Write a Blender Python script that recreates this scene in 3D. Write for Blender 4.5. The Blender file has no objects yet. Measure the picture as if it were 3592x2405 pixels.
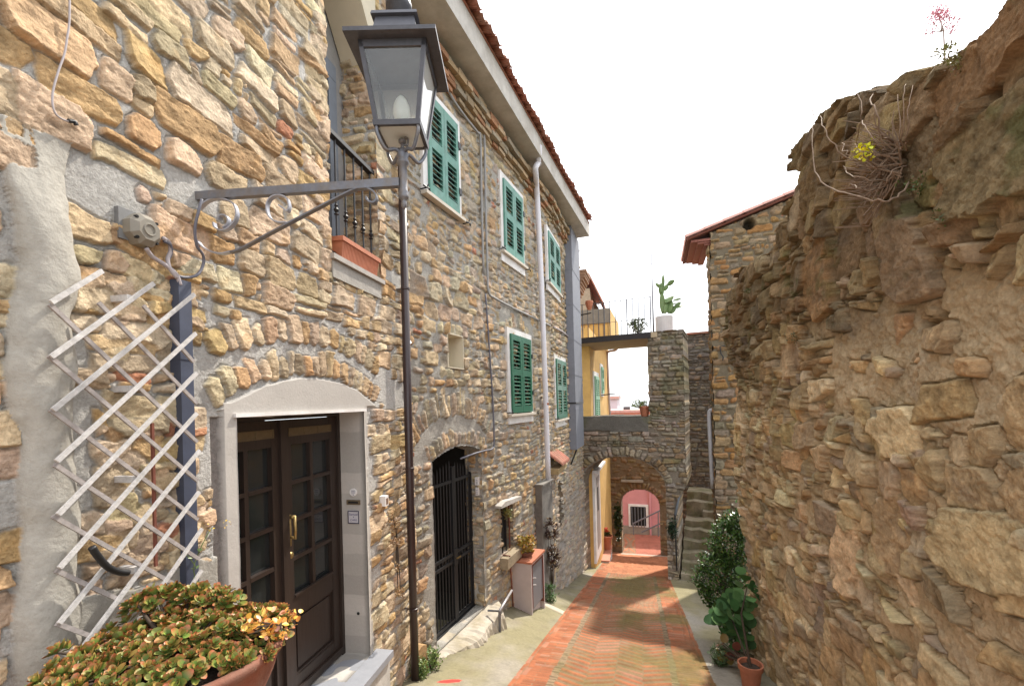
# lane between old stone houses: built object by object, metres, eye at the origin
SUN, SUN_EL, SUN_AZ, SUN_ANGLE = 3.3, 51, 20, 1.6
SKY, CLOUD, EXPO = 0.13, (9.8, 9.9, 10.1, 1), 0.90
import bpy, math, random
import numpy as np
from mathutils import Vector

sc = bpy.context.scene
COL = sc.collection
R = math.radians
rnd = random.Random(7)

# ------------------------------------------------------------------ camera geometry (eye at the origin, Y down the lane)
FPX, CXP, HOR = 1580.0, 1796.0, 1411.0
TH, ROLL = R(15.7), R(1.5)
Fv = np.array([-math.sin(TH), math.cos(TH), 0.0])
R0 = np.array([math.cos(TH), math.sin(TH), 0.0])
Zv = np.array([0.0, 0.0, 1.0])
Rv = math.cos(ROLL) * R0 - math.sin(ROLL) * Zv
Uv = math.sin(ROLL) * R0 + math.cos(ROLL) * Zv

def ray(px, py):
    return Fv + (px - CXP) / FPX * Rv + (HOR - py) / FPX * Uv

def at(px, py, d):
    return ray(px, py) * d

def gz(y):
    """height of the lane's centre line"""
    y = np.asarray(y, dtype=float)
    a = -1.66 - 0.242 * np.minimum(y, 18.5)
    return a - 0.13 * np.maximum(y - 18.5, 0)

class Frame:
    """vertical plane: s along it, n out of it (towards the lane), z up"""
    def __init__(self, o, ang, flip=1):
        self.o = np.array([o[0], o[1], 0.0])
        self.a = np.array([math.sin(ang), math.cos(ang), 0.0])
        self.n = np.array([math.cos(ang), -math.sin(ang), 0.0]) * flip
    def pt(self, s, n, z):
        return self.o + self.a * s + self.n * n + Zv * z
    def hit(self, px, py, n=0.0):
        d = ray(px, py)
        k = np.dot(self.o + self.n * n, self.n) / np.dot(d, self.n)
        p = d * k
        return float(np.dot(p - self.o, self.a)), float(p[2])
    def s_of(self, px, n=0.0, py=1400):
        return self.hit(px, py, n)[0]

FA = Frame((-2.15, 4.0), R(-4.5))                 # near stone house
FB = Frame((-2.15, 4.0), R(6.8))                  # long house with shutters
SB = FB.s_of(1940)
pB = FB.pt(SB, 0, 0)
FB2 = Frame((pB[0], pB[1]), R(1.5))
FR = Frame((1.25, 0.0), 0.0, flip=-1)             # rubble wall on the right
_p = FB2.pt(0, 0, 0)
BR0 = np.array([-1.52, 12.4, 0])                  # footbridge front-left corner
FBR = Frame((BR0[0], BR0[1]), R(90 + 10))         # s to the right across the lane, n towards us
# Frame normal for ang=100deg is (cos100,-sin100) = points to -Y (towards the camera)

# ------------------------------------------------------------------ materials
MATS = {}
def mat(name, col=(0.5, 0.5, 0.5), rough=0.8, attr=False, nscale=20, namt=0.25, bump=0.2, bscale=60, metal=0.0,
        col2=None, c2scale=4, spec=0.5, stretch=None, dist=0.01):
    if name in MATS: return MATS[name]
    m = bpy.data.materials.new(name); m.use_nodes = True
    nt = m.node_tree; N = nt.nodes; L = nt.links
    b = N['Principled BSDF']
    b.inputs['Roughness'].default_value = rough
    b.inputs['Metallic'].default_value = metal
    b.inputs['Specular IOR Level'].default_value = spec
    tc = N.new('ShaderNodeTexCoord'); co = tc.outputs['Object']
    if stretch:
        mp = N.new('ShaderNodeMapping'); mp.inputs['Scale'].default_value = stretch
        L.new(co, mp.inputs['Vector']); co = mp.outputs['Vector']
    if attr:
        a = N.new('ShaderNodeVertexColor'); a.layer_name = 'tint'; src = a.outputs['Color']
    else:
        a = N.new('ShaderNodeRGB'); a.outputs[0].default_value = (*col, 1); src = a.outputs[0]
    if col2:
        n2 = N.new('ShaderNodeTexNoise'); n2.inputs['Scale'].default_value = c2scale; n2.inputs['Detail'].default_value = 6
        n2.inputs['Roughness'].default_value = 0.65
        L.new(co, n2.inputs['Vector'])
        rp = N.new('ShaderNodeValToRGB'); rp.color_ramp.elements[0].position = 0.42; rp.color_ramp.elements[1].position = 0.68
        L.new(n2.outputs['Fac'], rp.inputs['Fac'])
        mx = N.new('ShaderNodeMixRGB'); L.new(rp.outputs['Color'], mx.inputs['Fac']); L.new(src, mx.inputs['Color1'])
        mx.inputs['Color2'].default_value = (*col2, 1); src = mx.outputs['Color']
    if namt > 0:
        n = N.new('ShaderNodeTexNoise'); n.inputs['Scale'].default_value = nscale; n.inputs['Detail'].default_value = 8
        n.inputs['Roughness'].default_value = 0.7
        L.new(co, n.inputs['Vector'])
        mr = N.new('ShaderNodeMapRange'); mr.inputs['From Min'].default_value = 0.25; mr.inputs['From Max'].default_value = 0.75
        mr.inputs['To Min'].default_value = 1 - namt; mr.inputs['To Max'].default_value = 1 + namt
        L.new(n.outputs['Fac'], mr.inputs['Value'])
        if attr:
            for sg_, nm_ in ((-1, 'To Min'), (1, 'To Max')):
                ma = N.new('ShaderNodeMath'); ma.operation = 'MULTIPLY_ADD'; L.new(a.outputs['Alpha'], ma.inputs[0]); ma.inputs[1].default_value = sg_ * namt; ma.inputs[2].default_value = 1; L.new(ma.outputs[0], mr.inputs[nm_])
        mul = N.new('ShaderNodeVectorMath'); mul.operation = 'MULTIPLY'
        L.new(src, mul.inputs[0]); L.new(mr.outputs['Result'], mul.inputs[1]); src = mul.outputs['Vector']
    L.new(src, b.inputs['Base Color'])
    if bump > 0:
        nb = N.new('ShaderNodeTexNoise'); nb.inputs['Scale'].default_value = bscale; nb.inputs['Detail'].default_value = 6
        nb.inputs['Roughness'].default_value = 0.65
        L.new(co, nb.inputs['Vector'])
        bp = N.new('ShaderNodeBump'); bp.inputs['Strength'].default_value = bump; bp.inputs['Distance'].default_value = dist
        L.new(nb.outputs['Fac'], bp.inputs['Height'])
        if attr:
            mb_ = N.new('ShaderNodeMath'); mb_.operation = 'MULTIPLY'; L.new(a.outputs['Alpha'], mb_.inputs[0]); mb_.inputs[1].default_value = bump; L.new(mb_.outputs[0], bp.inputs['Strength'])
        L.new(bp.outputs['Normal'], b.inputs['Normal'])
    MATS[name] = m
    return m

def glass_mat(name, tint=(1, 1, 1), milky=0.0):
    if name in MATS: return MATS[name]
    m = bpy.data.materials.new(name); m.use_nodes = True
    nt = m.node_tree; N = nt.nodes; L = nt.links
    N.remove(N['Principled BSDF']); out = N['Material Output']
    tr = N.new('ShaderNodeBsdfTransparent'); tr.inputs['Color'].default_value = (*tint, 1)
    gl = N.new('ShaderNodeBsdfGlossy'); gl.inputs['Roughness'].default_value = 0.03
    fr = N.new('ShaderNodeFresnel'); fr.inputs['IOR'].default_value = 1.5
    mx = N.new('ShaderNodeMixShader'); L.new(fr.outputs[0], mx.inputs[0]); L.new(tr.outputs[0], mx.inputs[1]); L.new(gl.outputs[0], mx.inputs[2])
    last = mx.outputs[0]
    if milky > 0:
        tl = N.new('ShaderNodeBsdfTranslucent'); tl.inputs['Color'].default_value = (0.9, 0.92, 0.9, 1)
        df = N.new('ShaderNodeBsdfDiffuse'); df.inputs['Color'].default_value = (0.85, 0.86, 0.84, 1)
        m1 = N.new('ShaderNodeMixShader'); m1.inputs[0].default_value = 0.5
        L.new(tl.outputs[0], m1.inputs[1]); L.new(df.outputs[0], m1.inputs[2])
        m2 = N.new('ShaderNodeMixShader'); m2.inputs[0].default_value = milky
        L.new(last, m2.inputs[1]); L.new(m1.outputs[0], m2.inputs[2]); last = m2.outputs[0]
    L.new(last, out.inputs['Surface'])
    MATS[name] = m
    return m

STONE = mat('stone_masonry', attr=True, rough=0.95, nscale=45, namt=0.28, bump=0.9, bscale=70, spec=0.1, dist=0.014)
STONEF = mat('stone_masonry_far', attr=True, rough=0.95, nscale=12, namt=0.22, bump=0.5, bscale=35, spec=0.2, dist=0.02)
GROUNDM = mat('paving', attr=True, rough=0.85, nscale=30, namt=0.2, bump=0.3, bscale=120, spec=0.3)
PLASTER = mat('plaster', (0.56, 0.53, 0.48), 0.9, nscale=5, namt=0.13, bump=0.25, bscale=70, col2=(0.47, 0.44, 0.40), c2scale=2.5)
CREAM = mat('cream_plaster', (0.58, 0.52, 0.40), 0.9, nscale=4, namt=0.08, bump=0.1)
WHITEP = mat('white_paint', (0.74, 0.72, 0.71), 0.65, nscale=7, namt=0.10, bump=0.12, bscale=30, col2=(0.60, 0.57, 0.53), c2scale=3)
CONC = mat('concrete', (0.50, 0.475, 0.44), 0.9, nscale=6, namt=0.2, bump=0.3, bscale=50, col2=(0.38, 0.345, 0.30), c2scale=2)
SLATE = mat('slate', (0.27, 0.28, 0.31), 0.6, nscale=8, namt=0.15, bump=0.15)
DOORW = mat('dark_wood', (0.028, 0.018, 0.014), 0.45, nscale=40, namt=0.3, bump=0.15, bscale=80, stretch=(1, 1, 0.08))
DARK = mat('dark_interior', (0.012, 0.012, 0.012), 0.9, namt=0, bump=0)
GLASSD = mat('dark_glass', (0.02, 0.022, 0.022), 0.08, namt=0, bump=0, spec=0.6)
DULLB = mat('dull_brass', (0.15, 0.11, 0.06), 0.6, metal=0.3, namt=0.2, bump=0.05)
BRASS = mat('brass', (0.36, 0.25, 0.10), 0.4, metal=0.8, namt=0.15, bump=0.05)
IRON = mat('black_iron', (0.012, 0.012, 0.014), 0.5, namt=0.2, bump=0.1, metal=0.0)
GREYM = mat('grey_painted_iron', (0.15, 0.16, 0.19), 0.45, nscale=25, namt=0.25, bump=0.15, bscale=60, metal=0.3, col2=(0.17, 0.145, 0.125), c2scale=14)
LANT = mat('dark_grey_lantern_paint', (0.066, 0.067, 0.080), 0.45, nscale=30, namt=0.3, bump=0.1, metal=0.2)
RUST = mat('rust', (0.16, 0.05, 0.03), 0.85, nscale=30, namt=0.3, bump=0.2)
GALV = mat('bright_band_iron', (0.36, 0.37, 0.42), 0.42, nscale=20, namt=0.15, bump=0.08, metal=0.5)
BROWNP = mat('brown_pipe', (0.035, 0.02, 0.02), 0.35, nscale=10, namt=0.2, bump=0.05, spec=0.5)
BLUEC = mat('blue_grey_conduit', (0.055, 0.065, 0.10), 0.5, nscale=12, namt=0.2, bump=0.08)
WHITEPIPE = mat('white_pipe', (0.66, 0.65, 0.70), 0.45, nscale=3, namt=0.1, bump=0.02)
DUCTM = mat('grey_duct', (0.19, 0.20, 0.235), 0.75, nscale=10, namt=0.14, bump=0.15, bscale=40)
GREENL = mat('pale_green_shutter', (0.085, 0.24, 0.19), 0.55, nscale=9, namt=0.28, bump=0.06, col2=(0.14, 0.28, 0.235), c2scale=5)
GREEND = mat('dark_green_shutter', (0.012, 0.115, 0.062), 0.4, nscale=9, namt=0.25, bump=0.05, col2=(0.03, 0.14, 0.085), c2scale=5)
TERRA = mat('terracotta', (0.42, 0.15, 0.08), 0.75, nscale=18, namt=0.18, bump=0.12, bscale=70)
TERRAO = mat('old_terracotta', (0.235, 0.085, 0.05), 0.9, nscale=14, namt=0.4, bump=0.5, bscale=40, col2=(0.15, 0.085, 0.06), c2scale=7)
TILE = mat('roof_tile', (0.36, 0.13, 0.085), 0.85, nscale=9, namt=0.3, bump=0.2, bscale=40, col2=(0.30, 0.16, 0.11), c2scale=3)
PINKTILE = mat('pink_roof_tile', (0.58, 0.33, 0.28), 0.85, nscale=6, namt=0.2, bump=0.15)
WOODG = mat('weathered_wood', (0.52, 0.50, 0.485), 0.85, nscale=35, namt=0.28, bump=0.35, bscale=60)
BOXP = mat('grey_plastic', (0.21, 0.19, 0.155), 0.5, nscale=20, namt=0.12, bump=0.03)
CABLE = mat('grey_cable', (0.36, 0.32, 0.33), 0.55, namt=0.1, bump=0)
CABLEB = mat('dark_cable', (0.12, 0.12, 0.15), 0.55, namt=0.1, bump=0)
BLACKR = mat('black_rubber', (0.012, 0.012, 0.013), 0.45, namt=0.1, bump=0.05)
YELLOW = mat('yellow_render', (0.62, 0.38, 0.12), 0.9, nscale=3, namt=0.15, bump=0.15, col2=(0.50, 0.30, 0.10), c2scale=1.2)
PINK = mat('pink_render', (0.55, 0.24, 0.25), 0.9, nscale=3, namt=0.12, bump=0.1)
SALMON = mat('salmon_render', (0.62, 0.26, 0.18), 0.9, nscale=3, namt=0.1, bump=0.1)
LILAC = mat('lilac_render', (0.60, 0.50, 0.54), 0.9, nscale=3, namt=0.05, bump=0.05)
CABW = mat('cabinet_render', (0.50, 0.43, 0.42), 0.85, nscale=5, namt=0.1, bump=0.1)
CABD = mat('cabinet_door', (0.19, 0.19, 0.205), 0.5, nscale=6, namt=0.08, bump=0.03)
LEAF = mat('leaf', attr=True, rough=0.45, namt=0.12, nscale=30, bump=0, spec=0.5)
LEAFG = mat('glossy_leaf', attr=True, rough=0.22, namt=0.12, nscale=30, bump=0, spec=0.6)
TWIG = mat('dry_twig', (0.24, 0.17, 0.12), 0.9, namt=0.3, nscale=20, bump=0.1)
STEM = mat('stem', (0.06, 0.042, 0.028), 0.9, namt=0.3, bump=0.2)
SOIL = mat('soil', (0.05, 0.035, 0.025), 0.95, namt=0.3, bump=0.4)
WHITEPOT = mat('white_pot', (0.62, 0.58, 0.57), 0.7, nscale=6, namt=0.08, bump=0.05)
BULB = mat('bulb_opal', (0.75, 0.76, 0.72), 0.3, namt=0, bump=0)
INK = mat('ink', (0.10, 0.10, 0.20), 0.7, namt=0, bump=0)
GLASSC = glass_mat('clear_glass', (0.96, 0.97, 0.96), 0.03)
GLASSW = glass_mat('sky_white_glass', (0.95, 0.97, 0.96), 0.55)  # right lantern pane: sky reflection put into the glass as whiteness

# ------------------------------------------------------------------ object helpers
WLOC = {}
def put(o, parent=None):
    COL.objects.link(o)
    if parent is not None: o.parent = parent
    return o
def thing(name, label, cat, loc, group=None):
    o = bpy.data.objects.new(name, None)
    o.empty_display_size = 0.2
    o.location = [float(v) for v in loc]
    WLOC[o.name] = np.array(loc, dtype=float)
    o['label'] = label; o['category'] = cat
    if group: o['group'] = group
    return put(o)

def mesh_obj(name, V, faces, material, parent=None, loc=None, cols=None, smooth=False, kind=None, label=None, cat=None, group=None):
    V = np.asarray(V, dtype=np.float64)
    if parent is not None: base = WLOC[parent.name]
    elif loc is not None: base = np.array(loc, dtype=float)
    else: base = np.array([V[:, 0].mean(), V[:, 1].mean(), V[:, 2].min()])
    me = bpy.data.meshes.new(name)
    Vl = V - base
    if isinstance(faces, np.ndarray):
        nf = len(faces); k = faces.shape[1]
        me.vertices.add(len(Vl)); me.vertices.foreach_set('co', Vl.astype(np.float32).ravel())
        me.loops.add(nf * k); me.loops.foreach_set('vertex_index', faces.astype(np.int32).ravel())
        me.polygons.add(nf)
        me.polygons.foreach_set('loop_start', np.arange(0, nf * k, k, dtype=np.int32))
        me.polygons.foreach_set('loop_total', np.full(nf, k, dtype=np.int32))
        me.update(calc_edges=True)
    else:
        me.from_pydata([tuple(map(float, v)) for v in Vl], [], [tuple(map(int, f)) for f in faces])
        me.update()
    if cols is not None:
        ca = me.color_attributes.new('tint', 'FLOAT_COLOR', 'POINT')
        c4 = np.ones((len(V), 4), dtype=np.float32); c4[:, :cols.shape[1]] = cols
        ca.data.foreach_set('color', c4.ravel())
    if smooth:
        me.polygons.foreach_set('use_smooth', np.ones(len(me.polygons), dtype=bool))
    me.materials.append(material)
    o = bpy.data.objects.new(name, me)
    if parent is None:
        o.location = [float(v) for v in base]
    put(o, parent)
    WLOC[o.name] = base
    if kind: o['kind'] = kind
    if label: o['label'] = label
    if cat: o['category'] = cat
    if group: o['group'] = group
    return o

class MB:
    def __init__(self, fr=None):
        self.v = []; self.f = []; self.fr = fr
    def P(self, p):
        if self.fr is None: return np.array(p, dtype=float)
        return self.fr.pt(p[0], p[1], p[2])
    def add(self, pts, faces):
        b = len(self.v)
        self.v += [self.P(p) for p in pts]
        self.f += [tuple(b + i for i in f) for f in faces]
        return self
    def box(self, a, b, bev=0.0):
        """a, b: opposite corners in (s, n, z) of the frame"""
        x0, x1 = sorted((a[0], b[0])); y0, y1 = sorted((a[1], b[1])); z0, z1 = sorted((a[2], b[2]))
        p = [(x0, y0, z0), (x1, y0, z0), (x1, y1, z0), (x0, y1, z0), (x0, y0, z1), (x1, y0, z1), (x1, y1, z1), (x0, y1, z1)]
        return self.add(p, [(3, 2, 1, 0), (4, 5, 6, 7), (0, 1, 5, 4), (1, 2, 6, 5), (2, 3, 7, 6), (3, 0, 4, 7)])
    def hexa(self, p):
        return self.add(p, [(3, 2, 1, 0), (4, 5, 6, 7), (0, 1, 5, 4), (1, 2, 6, 5), (2, 3, 7, 6), (3, 0, 4, 7)])
    def prism(self, outline, n0, n1):
        """outline: list of (s, z); extruded n0..n1"""
        k = len(outline)
        p = [(s, n0, z) for s, z in outline] + [(s, n1, z) for s, z in outline]
        fs = [tuple(range(k)), tuple(range(2 * k - 1, k - 1, -1))]
        fs += [(i, i + k, (i + 1) % k + k, (i + 1) % k) for i in range(k)]
        return self.add(p, fs)
    def tube(self, path, r, n=10, cap=True, ry=None):
        path = [self.P(p) for p in path]; k = len(path)
        rr = r if hasattr(r, '__len__') else [r] * k
        b = len(self.v); prev = None
        for i, p in enumerate(path):
            t = path[min(i + 1, k - 1)] - path[max(i - 1, 0)]
            t = t / (np.linalg.norm(t) + 1e-9)
            if prev is None:
                ref = np.array([0, 0, 1.0]) if abs(t[2]) < 0.9 else np.array([1.0, 0, 0])
                u = np.cross(t, ref)
            else:
                u = prev - t * np.dot(prev, t)
            u /= np.linalg.norm(u) + 1e-9; prev = u
            w = np.cross(t, u)
            for j in range(n):
                a = 2 * math.pi * j / n
                self.v.append(p + rr[i] * (math.cos(a) * u + math.sin(a) * w))
        for i in range(k - 1):
            for j in range(n):
                self.f.append((b + i * n + j, b + i * n + (j + 1) % n, b + (i + 1) * n + (j + 1) % n, b + (i + 1) * n + j))
        if cap:
            self.f.append(tuple(b + j for j in range(n))[::-1]); self.f.append(tuple(b + (k - 1) * n + j for j in range(n)))
        return self
    def ribbon(self, path, wdir, w, th):
        """flat band along path, wide along wdir (world), thin across"""
        path = [self.P(p) for p in path]; k = len(path); b = len(self.v)
        wd = np.array(wdir) / np.linalg.norm(wdir)
        for i, p in enumerate(path):
            t = path[min(i + 1, k - 1)] - path[max(i - 1, 0)]; t = t / (np.linalg.norm(t) + 1e-9)
            nn = np.cross(t, wd); nn /= np.linalg.norm(nn) + 1e-9
            for a, c in ((-1, -1), (1, -1), (1, 1), (-1, 1)):
                self.v.append(p + wd * w / 2 * a + nn * th / 2 * c)
        for i in range(k - 1):
            for j in range(4):
                self.f.append((b + i * 4 + j, b + i * 4 + (j + 1) % 4, b + (i + 1) * 4 + (j + 1) % 4, b + (i + 1) * 4 + j))
        self.f.append((b + 3, b + 2, b + 1, b)); e = b + (k - 1) * 4; self.f.append((e, e + 1, e + 2, e + 3))
        return self
    def lathe(self, c, prof, n=20, sx=1.0, sy=1.0, ang=0.0):
        """prof: list of (r, z) about the vertical axis at c (world or frame coords)"""
        c = self.P(c); b = len(self.v); k = len(prof)
        for r, z in prof:
            for j in range(n):
                a = 2 * math.pi * j / n
                x, y = r * math.cos(a) * sx, r * math.sin(a) * sy
                self.v.append(c + np.array([x * math.cos(ang) - y * math.sin(ang), x * math.sin(ang) + y * math.cos(ang), z]))
        for i in range(k - 1):
            for j in range(n):
                self.f.append((b + i * n + j, b + i * n + (j + 1) % n, b + (i + 1) * n + (j + 1) % n, b + (i + 1) * n + j))
        self.f.append(tuple(b + j for j in range(n))[::-1]); self.f.append(tuple(b + (k - 1) * n + j for j in range(n)))
        return self
    def build(self, name, material, parent=None, smooth=False, **kw):
        return mesh_obj(name, np.array(self.v), self.f, material, parent, smooth=smooth, **kw)

# ------------------------------------------------------------------ numpy noise
_tab = np.random.RandomState(3).rand(64, 256, 256).astype(np.float32)
def vn(x, y, seed=0):
    t = _tab[seed % 64]
    xi = np.floor(x).astype(np.int64); yi = np.floor(y).astype(np.int64)
    fx = x - xi; fy = y - yi
    fx = fx * fx * (3 - 2 * fx); fy = fy * fy * (3 - 2 * fy)
    a = t[xi & 255, yi & 255]; b = t[(xi + 1) & 255, yi & 255]; c = t[xi & 255, (yi + 1) & 255]; d = t[(xi + 1) & 255, (yi + 1) & 255]
    return (a * (1 - fx) + b * fx) * (1 - fy) + (c * (1 - fx) + d * fx) * fy
def fbm(x, y, seed=0, octv=4, gain=0.5):
    s = 0; a = 1; tot = 0
    for i in range(octv):
        s = s + a * (vn(x * 2 ** i + 17.3 * i, y * 2 ** i + 5.1 * i, seed + i) - 0.5); tot += a; a *= gain
    return s / tot * 2          # about -1..1
def sstep(a, b, x):
    t = np.clip((x - a) / (b - a), 0, 1); return t * t * (3 - 2 * t)

# ------------------------------------------------------------------ masonry
def course_stones(s0, s1, t0, t1, hm, wr, rs, wav=0.4, jit=0.16, split=0.22, seed=0):
    """irregular coursed rubble: list of quads (4 x 2)"""
    out = []; t = t0
    def wv(s, tt): return wav * hm * (fbm(np.array([s * 0.9]), np.array([tt * 1.3]), seed + 9, 3)[0])
    while t < t1:
        h = hm * rs.uniform(0.6, 1.5)
        s = s0 - rs.uniform(0, hm * 2)
        while s < s1:
            w = h * rs.uniform(*wr)
            j = lambda: rs.uniform(-jit, jit) * h
            def quad(a, b, c, d):
                return np.array([(a + j(), c + wv(a, c) + j()), (b + j(), c + wv(b, c) + j()), (b + j(), d + wv(b, d) + j()), (a + j(), d + wv(a, d) + j())])
            r = rs.rand()
            if r < split and h > hm * 0.9:
                k = rs.uniform(0.35, 0.65)
                out.append(quad(s, s + w, t, t + h * k)); out.append(quad(s, s + w, t + h * k, t + h))
            elif r < split + 0.10:
                k = rs.uniform(0.55, 0.8)
                out.append(quad(s, s + w * k, t, t + h)); m = rs.uniform(0.4, 0.6)
                out.append(quad(s + w * k, s + w, t, t + h * m)); out.append(quad(s + w * k, s + w, t + h * m, t + h))
            else:
                out.append(quad(s, s + w, t, t + h))
            s += w
        t += h
    return out

def voussoirs(cx, cz, rx, rz, a0, a1, n, depth, rs):
    """stones standing round an elliptic arch"""
    out = []
    edges = [a0 + (a1 - a0) * (i + rs.uniform(-0.25, 0.25) * (0 < i < n)) / n for i in range(n + 1)]
    for i in range(n):
        d = depth * rs.uniform(0.75, 1.15)
        a, b = edges[i], edges[i + 1]
        q = [(cx + rx * math.cos(a), cz + rz * math.sin(a)), (cx + rx * math.cos(b), cz + rz * math.sin(b)),
             (cx + (rx + d) * math.cos(b), cz + (rz + d) * math.sin(b)), (cx + (rx + d) * math.cos(a), cz + (rz + d) * math.sin(a))]
        out.append(np.array(q))
    return out

def paint_wall(S1, T1, quads, pal, mortar, rs, gap=(0.010, 0.028), depth=(0.008, 0.04), edge=0.02, warp=0.02, wfreq=5.0,
               rough=0.006, mort_rough=0.006, clear=None, skip=0.0, brick=0.03, seed=0, late=None, tone=0.16, bed=0.5, recess=0.012, iso=False, groove=0.008, groove_w=0.005, fcon=0.55, dfun=None, tilt=0.15, rust=0.42):
    """returns height, colour for the grid S1 x T1"""
    S, T = np.meshgrid(S1, T1, indexing='ij')
    S = S.astype(np.float32); T = T.astype(np.float32)
    wS = S + warp * (fbm(S * wfreq, T * wfreq, seed + 1, 5, 0.6))
    wT = T + warp * (fbm(S * wfreq + 31, T * wfreq + 7, seed + 5, 5, 0.6))
    best = np.full(S.shape, -1e9, np.float32)
    base = -recess + mort_rough * fbm(S * 7, T * 7, seed + 11, 5, 0.6)
    H = base.copy()
    kx, ky = (22, 24) if iso else (16, 34)
    fine = 0.75 * fbm(S * kx, T * ky, seed + 15, 6, 0.68) + 0.55 * (0.35 - np.abs(fbm(S * (14 if iso else 11) + 5, T * (15 if iso else 19), seed + 17, 5, 0.6)) * 2)
    lump = fbm(S * 6, T * 9, seed + 21, 3)
    C = np.empty(S.shape + (3,), np.float32)
    mv = 1 + 0.16 * fbm(S * 2.2, T * 2.2, seed + 25, 5, 0.6)
    C[:] = np.array(mortar, np.float32) * mv[..., None]
    C *= (1 + 0.10 * fbm(S * 14, T * 14, seed + 27, 3))[..., None]
    stain = fbm(S * 9, T * 12, seed + 33, 4, 0.6)
    def paint(q, isl):
        nonlocal H, C
        if np.cross(q[1] - q[0], q[2] - q[1]) < 0: q = q[::-1]
        c = q.mean(0)
        if not isl:
            if rs.rand() < skip: return
            if clear is not None and clear(c[0], c[1]): return
        i0 = np.searchsorted(S1, q[:, 0].min() - 0.05); i1 = np.searchsorted(S1, q[:, 0].max() + 0.05)
        j0 = np.searchsorted(T1, q[:, 1].min() - 0.05); j1 = np.searchsorted(T1, q[:, 1].max() + 0.05)
        if i1 - i0 < 2 or j1 - j0 < 2: return
        x = wS[i0:i1, j0:j1]; y = wT[i0:i1, j0:j1]
        size = min(np.ptp(q[:, 0]), np.ptp(q[:, 1]))
        g = rs.uniform(*gap)
        ds = []
        for k in range(4):
            a, b = q[k], q[(k + 1) % 4]; e = b - a; ln = np.hypot(*e) + 1e-6
            ds.append(((x - a[0]) * -e[1] + (y - a[1]) * e[0]) / ln - g)
        for k in range(4):          # knocked-off corners
            p = q[k]; d = c - p; ln = np.hypot(*d) + 1e-6
            cut = size * rs.uniform(0.0, 0.24)
            ds.append(((x - p[0]) * d[0] + (y - p[1]) * d[1]) / ln - cut - g)
        sd = ds[0]
        for d in ds[1:]: sd = np.minimum(sd, d)
        sd = np.minimum(sd, 0.3)
        sub = best[i0:i1, j0:j1]
        m = (sd > -0.006) & (sd > sub)
        if not m.any(): return
        D = rs.uniform(*depth)
        if dfun is not None: D += rs.uniform(0, 1) * dfun(c)
        ew = min(edge * rs.uniform(0.6, 1.5), size * 0.35)
        prof = sstep(0, ew, sd)
        tl_ = min(tilt, 0.045 / size); tx, ty = rs.uniform(-tl_, tl_), rs.uniform(-tl_, tl_)
        hh = -recess * (1 - prof) + prof * (D + tx * (x - c[0]) + ty * (y - c[1]) + rough * (fine[i0:i1, j0:j1] + 1.1 * lump[i0:i1, j0:j1]))
        r = rs.rand()
        if r < brick and size < 0.10: col = np.array((0.40, 0.19, 0.115)); tv = 0.15
        else: col = np.array(pal[rs.randint(len(pal))]); tv = tone
        col = col * (1 + rs.uniform(-tv, tv)) * (1 + rs.uniform(-0.05, 0.05, 3))
        st = stain[i0:i1, j0:j1]
        cc = col[None, None, :] * (1 + fcon * fine[i0:i1, j0:j1] + 0.30 * st)[..., None]
        rustm = sstep(0.12, 0.7, st * rs.uniform(0.3, 1.4) + 0.1 * fine[i0:i1, j0:j1])[..., None] * (rust if r >= brick else 0.1)
        cc = cc * (1 - rustm) + np.array((0.40, 0.22, 0.075)) * rustm
        mk = sstep(-0.003, 0.006, sd)[..., None]
        hs = H[i0:i1, j0:j1]; cs = C[i0:i1, j0:j1]
        newh = np.maximum(hh, base[i0:i1, j0:j1] - 0.004) - groove * np.exp(-((sd + 0.001) / groove_w) ** 2)
        hs[m] = newh[m]
        newc = C[i0:i1, j0:j1] * (1 - mk) + cc * mk
        cs[m] = newc[m]
        sub[m] = sd[m]
    for q in quads: paint(q, False)
    for q in (late or []):
        paint(q, True)
    return S, T, H, np.clip(C, 0.005, 0.9)

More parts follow.
